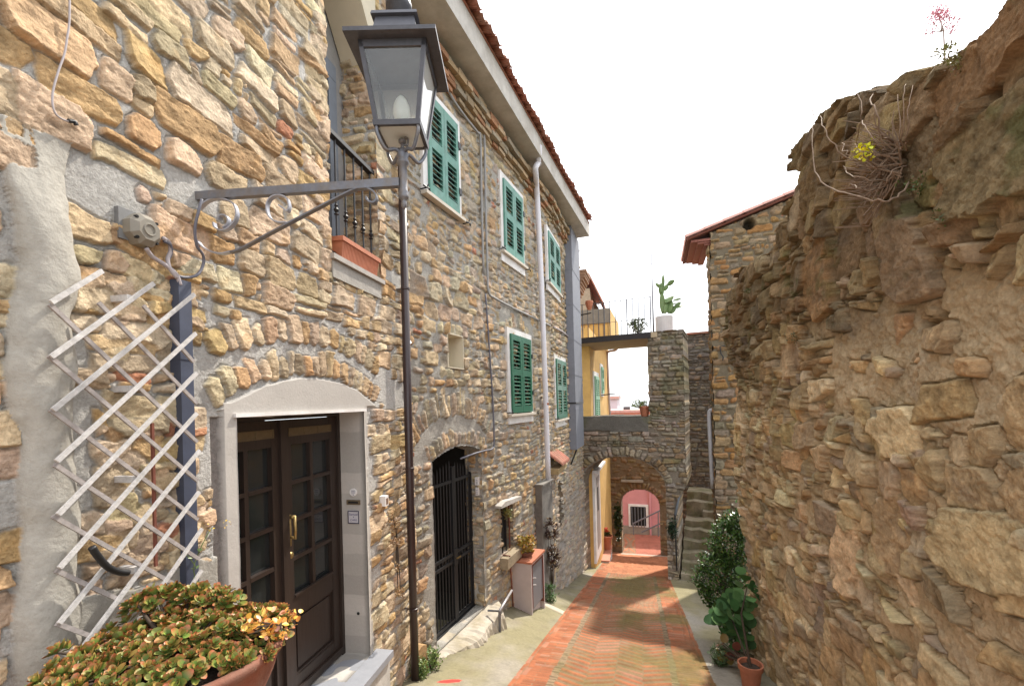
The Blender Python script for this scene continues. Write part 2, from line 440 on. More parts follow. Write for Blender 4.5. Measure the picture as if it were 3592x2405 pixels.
def grid_wall(name, fr, S1, T1, S, T, H, C, parent, hole=None, ext=0.0, ext_n=5, material=None, outer=False, keep=None, n_off=0.0, extcol=None, smooth=True, alpha=None, **kw):
    """mesh of the painted height field; faces whose centre is in hole() are left out and the rim is turned back by ext"""
    ns, nt_ = S.shape
    P = fr.o[None, None] + S[..., None] * fr.a + (H[..., None] + n_off) * fr.n + T[..., None] * Zv
    idx = np.arange(ns * nt_).reshape(ns, nt_)
    cs = (S[:-1, :-1] + S[1:, 1:]) / 2; ct = (T[:-1, :-1] + T[1:, 1:]) / 2
    kp = np.ones((ns - 1, nt_ - 1), bool)
    if hole is not None: kp &= ~hole(cs, ct)
    q = np.stack([idx[:-1, :-1], idx[1:, :-1], idx[1:, 1:], idx[:-1, 1:]], -1)
    faces = q[kp]
    if alpha is None: alpha = np.ones(S.shape, np.float32)
    V = P.reshape(-1, 3); CC = np.concatenate([C, alpha[..., None]], -1).reshape(-1, 4)
    extra_v = []; extra_c = []; ef = []
    if ext > 0:
        pad = np.zeros((ns + 1, nt_ + 1), bool); pad[1:-1, 1:-1] = kp
        E = []
        # vertical grid lines: edges between faces (i-1,j) and (i,j)
        L_, R_ = pad[:-1, 1:-1], pad[1:, 1:-1]
        ii, jj = np.nonzero(L_ != R_)
        for i, j in zip(ii, jj):
            if not outer and (i == 0 or i == ns - 1): continue
            E.append((idx[i, j], idx[i, j + 1]) if L_[i, j] else (idx[i, j + 1], idx[i, j]))
        D_, U_ = pad[1:-1, :-1], pad[1:-1, 1:]
        ii, jj = np.nonzero(D_ != U_)
        for i, j in zip(ii, jj):
            if not outer and (j == 0 or j == nt_ - 1): continue
            E.append((idx[i + 1, j], idx[i, j]) if D_[i, j] else (idx[i, j], idx[i + 1, j]))
        if E:
            E = np.array(E); u, inv = np.unique(E.ravel(), return_inverse=True); inv = inv.reshape(-1, 2)
            b0 = len(V); rings = [u]
            vv = []; ccs = []
            Su, Tu = S.ravel()[u], T.ravel()[u]
            for k in range(1, ext_n + 1):
                dn = ext * k / ext_n
                base = V[u] * 1.0
                nz = 0.012 * fbm((Su + Tu) * 9 + 3, np.full_like(Su, dn * 9), 41, 3) if extcol is None else 0.0
                hz = (H.ravel()[u]) * (k / ext_n)
                p = base - fr.n[None] * (dn + hz * 0)[..., None] if False else base - fr.n[None] * dn
                p = p + Zv[None] * (nz if np.ndim(nz) else 0)[..., None] if np.ndim(nz) else p
                vv.append(p)
                if extcol is not None:
                    ccs.append(np.tile(np.array(extcol, np.float32), (len(u), 1)) * (1 + 0.08 * fbm(Su * 5, Tu * 5, 43, 3))[:, None])
                else:
                    cellr = vn(np.floor((Su + Tu * 1.0) / 0.16) * 7.7, np.full_like(Su, math.floor(dn / 0.2) * 3.3), 44)
                    ccs.append(CC[u] * np.stack([0.72 + 0.5 * cellr] * 3 + [np.ones_like(cellr)], -1))
            nu = len(u)
            V = np.concatenate([V] + vv); CC = np.concatenate([CC] + ccs)
            lut = [u] + [b0 + k * nu + np.arange(nu) for k in range(ext_n)]
            fl = [faces]
            for k in range(ext_n):
                fl.append(np.stack([lut[k][inv[:, 0]], lut[k][inv[:, 1]], lut[k + 1][inv[:, 1]], lut[k + 1][inv[:, 0]]], -1))
            faces = np.concatenate(fl)
    used = np.unique(faces); mp = np.full(len(V), -1, np.int64); mp[used] = np.arange(len(used))
    return mesh_obj(name, V[used], mp[faces], material or STONE, parent, cols=CC[used], smooth=smooth, **kw)

def snap(arr, vals):
    for v in vals:
        k = int(np.argmin(np.abs(arr - v))); arr[k] = v
    return np.sort(arr)
def cols_from_px(fr, x0, x1, step, lo=None, hi=None, extra=0.05):
    a = np.array([fr.s_of(x) for x in np.arange(x0, x1, step)])
    a = np.sort(a)
    if lo is not None and lo < a[0]: a = np.concatenate([np.arange(lo, a[0] - extra * 0.3, extra), a])
    if hi is not None and hi > a[-1]: a = np.concatenate([a, np.arange(a[-1] + extra, hi + extra, extra)])
    return a
# ------------------------------------------------------------------ palettes (base colours)
PAL_A = [(.50, .365, .225), (.55, .43, .29), (.47, .31, .16), (.42, .325, .225), (.56, .45, .32), (.50, .345, .185), (.45, .36, .26), (.53, .405, .265), (.54, .42, .285)]
PAL_B = [(.43, .325, .21), (.38, .30, .215), (.49, .39, .265), (.35, .30, .235), (.43, .29, .155), (.47, .36, .235), (.40, .335, .25)]
PAL_R = [(.52, .405, .25), (.58, .475, .32), (.47, .36, .215), (.38, .305, .215), (.55, .43, .26), (.47, .335, .185)]
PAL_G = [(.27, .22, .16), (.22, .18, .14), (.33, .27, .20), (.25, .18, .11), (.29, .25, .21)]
MORT_A = (.44, .425, .40)
MORT_B = (.36, .34, .305)
MORT_R = (.50, .40, .265)
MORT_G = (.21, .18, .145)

def arc3(x0, x1, zs, zt):
    """circle through (x0,zs),(x1,zs) with crown zt"""
    a = (x1 - x0) / 2; r = zt - zs; Rr = (a * a + r * r) / (2 * r); cz = zt - Rr
    return (x0 + x1) / 2, cz, Rr, math.atan2(zs - cz, a)

# ------------------------------------------------------------------ NEAR STONE HOUSE (frame FA)
house_a = thing('stone_house', 'near stone house with a dark glazed double door under a plaster arch', 'house', FA.pt(-2, -0.5, -2.6))
DS0 = FA.hit(836, 1800)[0]; DS1 = FA.hit(1285, 1800)[0]
DZT = FA.hit(1054, 1453)[1]; DZB = FA.hit(1284, 2312)[1]
LS0 = FA.hit(1157, 700)[0]; LS1 = FA.hit(1325, 700)[0]
LZ = FA.hit(1235, 930)[1]; LZT = 4.2
aX0 = FA.hit(790, 1410)[0]; aX1 = FA.hit(1312, 1425)[0]
aZs = FA.hit(1054, 1420)[1]; aZt = FA.hit(1050, 1322)[1]
ACX, ACZ, ARR, AA0 = arc3(aX0, aX1, aZs, aZt)
BU0 = FA.hit(62, 1700)[0]; BU1 = FA.hit(272, 1700)[0]; BUZ = FA.hit(200, 640)[1]
PT = [FA.hit(330, 640), FA.hit(690, 640)]      # plaster patches: centres
def plaster_a(S, T):
    w = 0.012 * fbm(S * 9, T * 9, 51, 3)
    side = (S > DS0 - 0.085 + w) & (S < DS1 + 0.045 + w) & (T < aZs + 0.02)
    arch = (np.hypot(S - ACX, T - ACZ) < ARR + w) & (T >= aZs - 0.02)
    return side | arch
def clear_a(s, z):
    if DS0 - 0.15 < s < DS1 + 0.09 and z < aZs + 0.02: return True
    r = math.hypot(s - ACX, z - ACZ)
    if r < ARR + 0.40 and z > aZs - 0.02: return True
    if BU0 - 0.03 < s < BU1 + 0.03 and z < BUZ - 0.02: return True
    if ((s - PT[0][0]) / 0.21) ** 2 + ((z - PT[0][1]) / 0.11) ** 2 < 1: return True
    if ((s - PT[1][0]) / 0.06) ** 2 + ((z - PT[1][1]) / 0.12) ** 2 < 1: return True
    if LS0 - 0.02 < s < LS1 + 0.03 and LZ - 0.16 < z < LZ + 0.02: return True
    return False
rsA = np.random.RandomState(11)
S1 = cols_from_px(FA, -60, 1420, 4.0, lo=-5.0, hi=0.0)
S1 = S1[S1 < 0.0]; S1 = np.append(S1, 0.0)
T1 = np.concatenate([np.arange(-2.8, -1.15, 0.0075), np.arange(-1.15, 1.7, 0.0047), np.arange(1.7, 4.7, 0.0075)])
S1 = snap(S1, [DS0, DS1, LS0, LS1]); T1 = snap(T1, [DZT, DZB, LZ, LZT])
qa = course_stones(-5.1, 0.1, -2.9, 4.8, 0.106, (1.1, 2.7), rsA, wav=0.8, jit=0.12, seed=2)
va = voussoirs(ACX, ACZ, ARR + 0.01, ARR + 0.01, AA0 - 0.03, math.pi - AA0 + 0.03, 21, 0.19, rsA)
va += voussoirs(ACX, ACZ, ARR + 0.22, ARR + 0.22, AA0 + 0.02, math.pi - AA0 - 0.02, 17, 0.17, rsA)
va += [q for q in course_stones(LS0 - 0.06, LS0 + 0.2, LZ, 4.6, 0.085, (1.2, 1.8), rsA, seed=4) if q[:, 0].max() < LS0 + 0.09 and q[:, 0].max() > LS0 - 0.15]
_tz = FA.hit(380, 2080)[1]
va += [q for q in course_stones(BU1 - 0.1, DS0 - 0.1, _tz, BUZ - 0.12, 0.092, (1.1, 2.1), rsA, wav=0.3, seed=5) if q[:, 0].min() > BU1 - 0.015 and q[:, 0].max() < DS0 - 0.135]
S, T, H, C = paint_wall(S1, T1, qa, PAL_A, MORT_A, rsA, gap=(-0.001, 0.005), depth=(-0.003, 0.015), edge=0.008, warp=0.024, wfreq=7, rough=0.008,
                        mort_rough=0.007, clear=clear_a, skip=0.012, brick=0.03, seed=1, late=va, recess=0.010)
pm = plaster_a(S, T)
C[pm] = np.array((.425, .40, .37)) * (1 + 0.13 * fbm(S * 2.5, T * 2.5, 52, 5, 0.6)[pm])[:, None]
H[pm] = 0.004 + 0.003 * fbm(S * 4, T * 4, 53, 4)[pm]
led = (S < DS0 - 0.085) & (S > DS0 - 0.14) & (T < aZs - 0.05)
C[led] = np.array((.25, .225, .21)) * (1 + 0.2 * fbm(S * 20, T * 20, 54, 3)[led])[:, None]; H[led] = -0.03
# rounded render over an old flue at the left, with its rough top
xx = (S - (BU0 + BU1) / 2 + 0.075 * fbm(T * 1.7, S * 2, 62, 5, 0.6)) / ((BU1 - BU0) / 2)
tz = BUZ + 0.05 * fbm(S * 6, T * 0, 55, 3)
bm = (np.abs(xx) < 1) & (T < tz + 0.14)
fade = sstep(0, 1, np.clip((tz + 0.14 - T) / 0.40, 0, 1))
bul = np.where(bm, 0.06 * np.sqrt(np.clip(1 - xx ** 2, 0, 1)) * fade, 0)
mk = bm & ((T < tz - 0.16) | (bul > H + 0.004 + 0.012 * fbm(S * 12, T * 12, 58, 3)))
H = np.where(mk, np.maximum(bul, H * 0.2) + 0.006 * fbm(S * 11, T * 7, 56, 4), H)
mcol = np.array((.375, .355, .315))[None] * (1 + 0.20 * fbm(S * 5, T * 1.2, 57, 6, 0.62) + 0.10 * fbm(S * 14, T * 9, 64, 4))[..., None]
C = np.where(mk[..., None], mcol, C)
T_low = FA.hit(380, 2100)[1]
lowp = (S > BU1 - 0.02) & (S < DS0 - 0.14) & (T < T_low + 0.06 * fbm(S * 6, T * 6, 59, 3))
C = np.where(lowp[..., None], mcol * 0.92, C); H = np.where(lowp, 0.012 + 0.006 * fbm(S * 9, T * 9, 60, 4), H)
def hole_a(s, t):
    return ((s > DS0) & (s < DS1) & (t < DZT) & (t > DZB)) | ((s > LS0) & (s < LS1) & (t > LZ) & (t < LZT))
AL = np.where(pm, 0.22, np.where(mk | lowp, 0.5, 1.0)).astype(np.float32)
grid_wall('wall', FA, S1, T1, S, T, H, C, house_a, hole=hole_a, ext=0.30, ext_n=6, alpha=AL, smooth=False)

def reveal(fr, s1, z0, z1, pal, mortar, parent, seed, hm=0.09, step=0.009, n=0.004):
    rs = np.random.RandomState(seed)
    S1 = np.arange(0, s1, step); T1 = np.arange(z0, z1, step)
    q = course_stones(-0.1, s1 + 0.2, z0 - 0.1, z1 + 0.1, hm, (1.2, 2.4), rs, wav=0.5, seed=seed)
    S, T, H, C = paint_wall(S1, T1, q, pal, mortar, rs, gap=(0.002, 0.012), depth=(0.0, 0.03), edge=0.012, warp=0.02, wfreq=7, rough=0.008, skip=0.04, seed=seed, recess=0.012)
    grid_wall('reveal', fr, S1, T1, S, T, H * np.clip(S / 0.03, 0, 1), C, parent, n_off=n)
FQ = Frame(tuple(FA.pt(LS1, 0, 0)[:2]), R(-4.5 - 90)); FQ.n = -FA.a
reveal(FQ, 0.32, LZ, LZT, PAL_A, MORT_A, house_a, 61)
# ------------------------------------------------------------------ LONG HOUSE WITH SHUTTERS (frames FB, FB2)
house_b = thing('stone_house', 'long two storey stone house with green shutters and a red tiled eave', 'house', FB.pt(2.5, -0.5, -3.2))
GS0 = FB.hit(1527, 1950)[0]; GS1 = FB.hit(1698, 1900)[0]
GZB = FB.hit(1542, 2285)[1]
gZs = FB.hit(1512, 1622)[1]; gZt = gZs + 0.11
GCX, GCZ, GRR, GA0 = arc3(GS0, GS1, gZs, gZt)
VS0, VZ1 = FB.hit(1568, 1165); VS1, VZ0 = FB.hit(1627, 1296)
BS0, BZ1 = FB.hit(1758, 1762); BS1, BZ0 = FB.hit(1802, 1915)
def gate_hole(s, t):
    return ((s > GS0) & (s < GS1) & (t > GZB) & (t <= gZs)) | ((t > gZs) & (np.hypot(s - GCX, t - GCZ) < GRR) & (s > GS0) & (s < GS1))
def hole_b(s, t):
    return gate_hole(s, t) | ((s > VS0) & (s < VS1) & (t > VZ0) & (t < VZ1)) | ((s > BS0) & (s < BS1) & (t > BZ0) & (t < BZ1))
WIN = {}
def win_rect(key, fr, tl, tr, bl, br):
    h = [fr.hit(*p) for p in (tl, tr, bl, br)]
    WIN[key] = (fr, (h[0][0] + h[2][0]) / 2, (h[1][0] + h[3][0]) / 2, (h[2][1] + h[3][1]) / 2, (h[0][1] + h[1][1]) / 2)
win_rect('u1', FB, (1470, 280), (1599, 424), (1477, 690), (1618, 777))
win_rect('u2', FB, (1743, 600), (1826, 676), (1759, 914), (1841, 974))
win_rect('u3', FB2, (1905, 784), (1955, 850), (1925, 1028), (1966, 1062))
win_rect('l1', FB, (1770.5, 1144.7), (1855.5, 1176), (1783.5, 1486), (1869.5, 1477))
win_rect('l2', FB2, (1938, 1241), (1976, 1255), (1948, 1501), (1990, 1485))
def clear_b(s, z):
    if GS0 - 0.05 < s < GS1 + 0.05 and z < gZs: return True
    r = math.hypot(s - GCX, z - GCZ)
    if r < GRR + 0.22 and z > gZs - 0.02 and GS0 - .1 < s < GS1 + .1: return True
    if math.hypot(s - G2[0], z - G2[1]) < G2[2] + 0.36 and z > gZs + 0.18 and GS0 - .35 < s < GS1 + .3: return True
    w = WIN['l1']
    if w[1] - 0.05 < s < w[2] + 0.05 and w[4] < z < w[4] + 0.32: return True
    return False
rsB = np.random.RandomState(23)
S1 = cols_from_px(FB, 1380, 1945, 3.0, lo=0.0, hi=SB); S1 = S1[(S1 > 0.0) & (S1 < SB)]; S1 = np.concatenate([[-0.02], S1, [SB + 0.02]])
T1 = np.arange(-4.2, 4.15, 0.0115)
S1 = snap(S1, [GS0, GS1, VS0, VS1, BS0, BS1]); T1 = snap(T1, [GZB, VZ0, VZ1, BZ0, BZ1])
qb = course_stones(-0.2, SB + 0.3, -4.3, 4.3, 0.118, (0.8, 2.1), rsB, wav=0.7, jit=0.18, seed=6)
vb = voussoirs(GCX, GCZ, GRR + 0.01, GRR + 0.01, GA0 - 0.04, math.pi - GA0 + 0.04, 17, 0.20, rsB)
G2 = arc3(GS0 - 0.30, GS1 + 0.16, gZs + 0.14, gZs + 0.44)
vb += voussoirs(G2[0], G2[1], G2[2] + 0.02, G2[2] + 0.02, G2[3] - 0.02, math.pi - G2[3] + 0.02, 24, 0.33, rsB)
w = WIN['l1']; wc = (w[1] + w[2]) / 2
vb += voussoirs(wc, w[4] - 0.55, 0.58, 0.58, R(50), R(130), 9, 0.26, rsB)
S, T, H, C = paint_wall(S1, T1, qb, PAL_B, MORT_B, rsB, gap=(0.001, 0.013), depth=(-0.004, 0.024), edge=0.012, warp=0.026, wfreq=6, rough=0.009,
                        mort_rough=0.010, clear=clear_b, skip=0.07, brick=0.03, seed=3, late=vb, recess=0.010)
# pale repointing under the upper windows
rp = sstep(0.1, 0.35, fbm(S * 0.7, T * 2.2, 61, 4) - np.abs(T - 1.9) * 0.6)[..., None]
C = C * (1 - rp * 0.5) + np.array((.36, .345, .32)) * rp * 0.5
grid_wall('wall', FB, S1, T1, S, T, H, C, house_b, hole=hole_b, ext=0.24, ext_n=8)
FJ2 = Frame(tuple(FB.pt(GS1, 0, 0)[:2]), R(6.8 - 90)); FJ2.n = -FB.a
reveal(FJ2, 0.24, GZB, gZs + .08, PAL_B, MORT_B, house_b, 63, n=0.01)
FJ3 = Frame(tuple(FB.pt(BS1, 0, 0)[:2]), R(6.8 - 90)); FJ3.n = -FB.a
reveal(FJ3, 0.10, BZ0, BZ1, PAL_B, MORT_B, house_b, 65)
# second, straighter stretch up to the footbridge
S1 = np.concatenate([[-0.03], cols_from_px(FB2, 1943, 2046, 1.6)]); S1 = S1[S1 < 3.8]; S1 = np.append(S1, 3.9)
T1 = np.arange(-5.4, 4.15, 0.016)
NS0, NZ1 = FB2.hit(1958, 1690); NS1, NZ0 = FB2.hit(1972, 1840)
S1 = snap(S1, [NS0, NS1]); T1 = snap(T1, [NZ0, NZ1])
rsB2 = np.random.RandomState(29)
qb = course_stones(-0.2, 4.2, -5.5, 4.3, 0.115, (1.2, 3.0), rsB2, wav=0.6, seed=8)
S, T, H, C = paint_wall(S1, T1, qb, PAL_B, MORT_B, rsB2, gap=(0.002, 0.013), depth=(0.002, 0.04), edge=0.016, warp=0.026, rough=0.012,
                        mort_rough=0.012, skip=0.05, seed=5, recess=0.02)
gr = sstep(-1.5, -2.2, T)[..., None]
C = C * (1 - 0.45 * gr) + np.array((.27, .25, .24)) * 0.45 * gr
grid_wall('wall', FB2, S1, T1, S, T, H, C, house_b, hole=lambda s, t: (s > NS0) & (s < NS1) & (t > NZ0) & (t < NZ1), ext=0.3, ext_n=4)

# ------------------------------------------------------------------ RUBBLE WALL on the right (frame FR, s = Y)
SIL = [(1.2, -9), (1.2, 1.15), (1.89, 1.28), (2.06, 1.29), (2.29, 1.37), (2.39, 1.42), (2.51, 1.47), (2.70, 1.51), (2.88, 1.65), (3.29, 1.83),
       (3.56, 1.90), (3.88, 1.91), (4.07, 1.93), (4.16, 1.83), (4.0, 1.74), (4.05, 1.62), (4.32, 1.59), (4.67, 1.36), (5.3, 1.42), (6.08, 1.57), (6.6, 1.5), (7.13, 1.48), (7.38, 0.82),
       (6.9, 0.5), (6.53, 0.14), (6.7, -0.6), (6.71, -1.35), (6.2, -1.76), (6.1, -2.56), (5.95, -3.22), (5.9, -9)]
def in_poly(s, t, poly):
    ins = np.zeros(s.shape, bool)
    for (x0, y0), (x1, y1) in zip(poly, poly[1:] + poly[:1]):
        c = ((y0 > t) != (y1 > t)) & (s < (x1 - x0) * (t - y0) / ((y1 - y0) if y1 != y0 else 1e-9) + x0)
        ins ^= c
    return ins
def hole_r(s, t):
    ws = s + 0.035 * fbm(s * 5, t * 5, 71, 4); wt = t + 0.04 * fbm(s * 6 + 9, t * 6, 75, 4)
    k = in_poly(ws, wt, SIL)
    seen = np.zeros_like(k); seen[:, 0] = k[:, 0]
    for _ in range(3):
        for j in range(1, k.shape[1]): seen[:, j] |= k[:, j] & seen[:, j - 1]
        for i in range(1, k.shape[0]): seen[i] |= k[i] & seen[i - 1]
        for i in range(k.shape[0] - 2, -1, -1): seen[i] |= k[i] & seen[i + 1]
    return ~seen
rubble = thing('rubble_wall', 'tall rough brown rubble wall with crumbling top along the right of the lane', 'wall', (1.5, 4.0, -2.7))
rsR = np.random.RandomState(31)
pxs = np.array([FR.s_of(x) for x in np.arange(3660, 2530, -3.4)])
S1 = np.unique(np.concatenate([np.arange(1.2, pxs.min(), 0.02), pxs[(pxs > 1.2) & (pxs < 7.6)], [7.6]]))
T1 = np.concatenate([np.arange(-3.6, -1.15, 0.009), np.arange(-1.15, 1.55, 0.0052), np.arange(1.55, 2.1, 0.009)])
qr = course_stones(1.0, 7.8, -3.7, 2.2, 0.15, (0.8, 2.3), rsR, wav=1.4, jit=0.25, split=0.38, seed=12)
def clear_r(s, z):
    v = fbm(np.array([s * 0.55 + 2.2]), np.array([z * 0.8 + 1.0]), 77, 3)[0]
    e = ((s - 2.5) / 1.1) ** 2 + ((z - 0.15) / 0.36) ** 2
    return (e < 1.0 and rsR.rand() < 0.62) or (v > 0.42 and rsR.rand() < 0.5)
late_r = [np.array(q) for q in (
    [(2.55, -0.36), (2.98, -0.34), (2.98, -0.09), (2.52, -0.05)], [(2.98, -0.30), (3.12, -0.31), (3.12, -0.10), (2.99, -0.10)],
    [(3.35, 0.55), (3.95, 0.50), (3.98, 1.05), (3.45, 1.10)], [(2.35, 0.42), (2.75, 0.40), (2.70, 0.85), (2.42, 0.88)],
    [(1.75, 0.62), (2.32, 0.66), (2.30, 1.0), (1.72, 1.02)], [(2.5, 1.12), (3.1, 1.3), (3.0, 1.52), (2.45, 1.36)], [(1.6, 1.02), (2.4, 1.08), (2.42, 1.34), (1.6, 1.32)],
    [(2.6, -0.95), (3.0, -0.98), (3.02, -0.55), (2.66, -0.50)], [(1.9, -0.75), (2.45, -0.8), (2.42, -0.5), (1.95, -0.42)], [(3.2, -1.3), (3.55, -1.25), (3.5, -0.75), (3.18, -0.8)],
    [(4.2, 0.15), (4.6, 0.1), (4.62, 0.5), (4.25, 0.52)], [(1.7, -0.25), (2.05, -0.22), (2.0, 0.05), (1.72, 0.05)])]
S, T, H, C = paint_wall(S1, T1, qr, PAL_R, MORT_R, rsR, gap=(0.0, 0.009), depth=(-0.012, 0.034), edge=0.006, warp=0.022, wfreq=5, rough=0.006,
                        mort_rough=0.026, clear=clear_r, skip=0.05, brick=0.0, seed=7, late=late_r, groove=0.022, groove_w=0.007, recess=0.018, tone=0.24,
                        dfun=lambda c: 0.03 * (c[1] > 0.35), bed=0.7, iso=True, tilt=0.34, rust=0.22)
C0 = C.copy()
# pitted old bedding mortar
pit = fbm(S * 10, T * 12, 81, 5, 0.65)
rdg = 0.4 - np.abs(fbm(S * 7 + 3, T * 10, 82, 6, 0.65)) * 2.0
H += 0.009 * pit + 0.012 * fbm(S * 2.3, T * 2.3, 83, 4) + 0.006 * rdg + 0.010 * fbm(S * 24, T * 24, 84, 4, 0.6) * sstep(0.0, -0.02, H)
C *= (1 + 0.22 * pit + 0.10 * rdg)[..., None]
H -= 0.07 * sstep(0.50, 0.72, fbm(S * 5, T * 6.5, 85, 4, 0.6))
# soot-brown weathering that belongs to the upper stones, lichen greys
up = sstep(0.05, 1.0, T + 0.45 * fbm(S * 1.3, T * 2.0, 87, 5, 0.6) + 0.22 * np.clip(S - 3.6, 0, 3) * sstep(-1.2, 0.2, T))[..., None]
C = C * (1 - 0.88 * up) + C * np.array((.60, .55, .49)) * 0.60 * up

li = sstep(0.25, 0.6, fbm(S * 4, T * 5, 89, 5, 0.6))[..., None]
C = C * (1 - 0.35 * li) + np.array((.30, .27, .23)) * 0.35 * li * (1 - 0.6 * up)
ms = (sstep(0.28, 0.55, fbm(S * 3.2, T * 4.5, 91, 5, 0.65)) * sstep(0.2, 0.9, T))[..., None]
C = C * (1 - 0.55 * ms) + np.array((.085, .105, .035)) * 0.55 * ms
C = np.clip(C, 0.01, 0.9)
grid_wall('stone_face', FR, S1, T1, S, T, H, C, rubble, hole=hole_r, ext=0.6, ext_n=10, outer=True, smooth=False)

# ------------------------------------------------------------------ FOOTBRIDGE with its pier
bridge = thing('stone_footbridge', 'stone arch footbridge crossing the lane with a tall square pier', 'bridge', FBR.pt(1.2, -0.7, -4.6))
KX = 1.06; KRX = 1.10; KZS = -2.30; KRZ = 0.80
PS0 = 1.80; PS1 = 2.66
def hole_k(s, t):
    out = (s < KX + KRX) & (s > KX - KRX) & ((t < KZS) | (((s - KX) / KRX) ** 2 + ((t - KZS) / KRZ) ** 2 < 1))
    return out | ((t > -0.45 + 0.012 * fbm(s * 3, t * 0, 93, 2)) & (s < PS0 + 0.02 * fbm(s * 0, t * 7, 95, 3))) | (s > PS1 - 0.24 * sstep(-2.1, -2.6, t) + 0.025 * fbm(s * 0, t * 7, 97, 3)) | (t > 1.70)
rsK = np.random.RandomState(41)
S1 = np.arange(-0.3, 2.80, 0.016); T1 = np.arange(-5.3, 1.78, 0.016)
S1 = snap(S1, [KX + KRX]); 
qk = course_stones(-0.4, 3.0, -5.4, 1.9, 0.105, (1.3, 3.4), rsK, wav=0.4, seed=14)
def clear_k(s, z):
    e = ((s - KX) / (KRX + 0.27)) ** 2 + ((z - KZS) / (KRZ + 0.27)) ** 2
    return (e < 1 and z > KZS - 0.1) or (-0.86 < z and s < PS0 - 0.1)
vk = voussoirs(KX, KZS, KRX + 0.01, KRZ + 0.01, R(-4), R(184), 27, 0.24, rsK)
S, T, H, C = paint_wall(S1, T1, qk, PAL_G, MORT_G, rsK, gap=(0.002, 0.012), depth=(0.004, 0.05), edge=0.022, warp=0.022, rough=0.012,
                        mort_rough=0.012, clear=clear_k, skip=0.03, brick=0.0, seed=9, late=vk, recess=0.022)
para = (T > -0.84 + 0.03 * fbm(S * 3, T * 0, 98, 3)) & (S < PS0 - 0.02)
C = np.where(para[..., None], np.array((.145, .135, .12)) * (1 + 0.25 * fbm(S * 5, T * 6, 99, 5, 0.6))[..., None], C); H = np.where(para, 0.02 + 0.006 * fbm(S * 9, T * 9, 100, 4), H)
grn = sstep(0.1, 0.5, fbm(S * 2.2, T * 2.6, 101, 4) + 0.25 * sstep(-1.0, -0.6, T) - 0.2)[..., None]
C = C * (1 - 0.45 * grn) + np.array((.10, .11, .05)) * 0.45 * grn
wht = sstep(-2.0, -4.0, T)[..., None] * sstep(1.9, 2.2, S)[..., None]
C = C * (1 + 0.3 * wht)
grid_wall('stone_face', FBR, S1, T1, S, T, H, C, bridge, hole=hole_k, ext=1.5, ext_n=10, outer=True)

# ------------------------------------------------------------------ RIGHT HOUSE gable (frame FG)
gp = at(2500, 1400, 10.7)
FG = Frame((gp[0], gp[1]), R(90 + 2))
house_r = thing('gabled_stone_house', 'stone house with pink tiled gable roof behind the rubble wall', 'house', FG.pt(1.5, -1.5, -4.0))
GE = FG.hit(2405, 838); GT = FG.hit(2800, 672)
gsl = (GT[1] - GE[1]) / (GT[0] - GE[0])
rsG = np.random.RandomState(43)
S1 = np.arange(-0.04, 3.9, 0.018); T1 = np.arange(-5.0, 5.4, 0.018)
qg = course_stones(-0.1, 4.1, -5.1, 5.5, 0.15, (1.2, 2.8), rsG, wav=0.3, seed=16)
PAL_H = [(.29, .18, .09), (.24, .17, .10), (.31, .17, .07), (.22, .18, .13), (.27, .20, .13)]
S, T, H, C = paint_wall(S1, T1, qg, PAL_H, (.165, .135, .095), rsG, gap=(0.002, 0.014), depth=(0.0, 0.045), edge=0.03, warp=0.03, rough=0.012,
                        mort_rough=0.012, skip=0.06, seed=11, recess=0.016)
hs, hz = FG.hit(2628, 785)
hd = sstep(0.16, 0.08, np.hypot(S - hs, (T - hz)))
H -= 0.2 * hd; C *= (1 - 0.8 * hd)[..., None]
grid_wall('wall', FG, S1, T1, S, T, H, C, house_r, hole=lambda s, t: (t > GE[1] + gsl * (s - GE[0]) - 0.10) | (s < 0.02 + 0.05 * fbm(s * 0, t * 6, 103, 3)), ext=0.5, ext_n=6, outer=True)
FSD = Frame(tuple(FG.pt(0.03, 0, 0)[:2]), R(2)); FSD.n = -FG.a
reveal(FSD, 0.5, -4.6, GE[1] - 0.2, PAL_H, (.17, .145, .11), house_r, 67, hm=0.14, step=0.018, n=0.02)

# ------------------------------------------------------------------ dark wall behind the steps
FW = Frame((at(2360, 1400, 15.0)[0], at(2360, 1400, 15.0)[1]), R(90 + 10))
bw = thing('stone_wall', 'dark grey stone wall behind the pier and steps, capped with red tile', 'wall', FW.pt(0.9, -0.3, -4))
bwt = FW.hit(2440, 1172)[1]
rsW = np.random.RandomState(47)
S1 = np.arange(0.22, 3.4, 0.022); T1 = np.arange(-5.2, bwt, 0.022)
qw = course_stones(-0.4, 3.6, -5.3, bwt + .1, 0.12, (1.3, 3.0), rsW, seed=18)
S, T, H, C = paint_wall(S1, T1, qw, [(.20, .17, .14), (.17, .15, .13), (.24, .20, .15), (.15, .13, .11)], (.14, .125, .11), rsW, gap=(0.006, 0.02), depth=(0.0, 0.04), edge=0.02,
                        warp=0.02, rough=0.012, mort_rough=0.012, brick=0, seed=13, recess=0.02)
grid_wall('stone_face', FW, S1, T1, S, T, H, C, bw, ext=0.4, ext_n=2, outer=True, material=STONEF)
b = MB(FW); b.box((0.2, -0.35, bwt), (3.4, 0.08, bwt + 0.06)); b.build('tile_coping', TILE, bw)

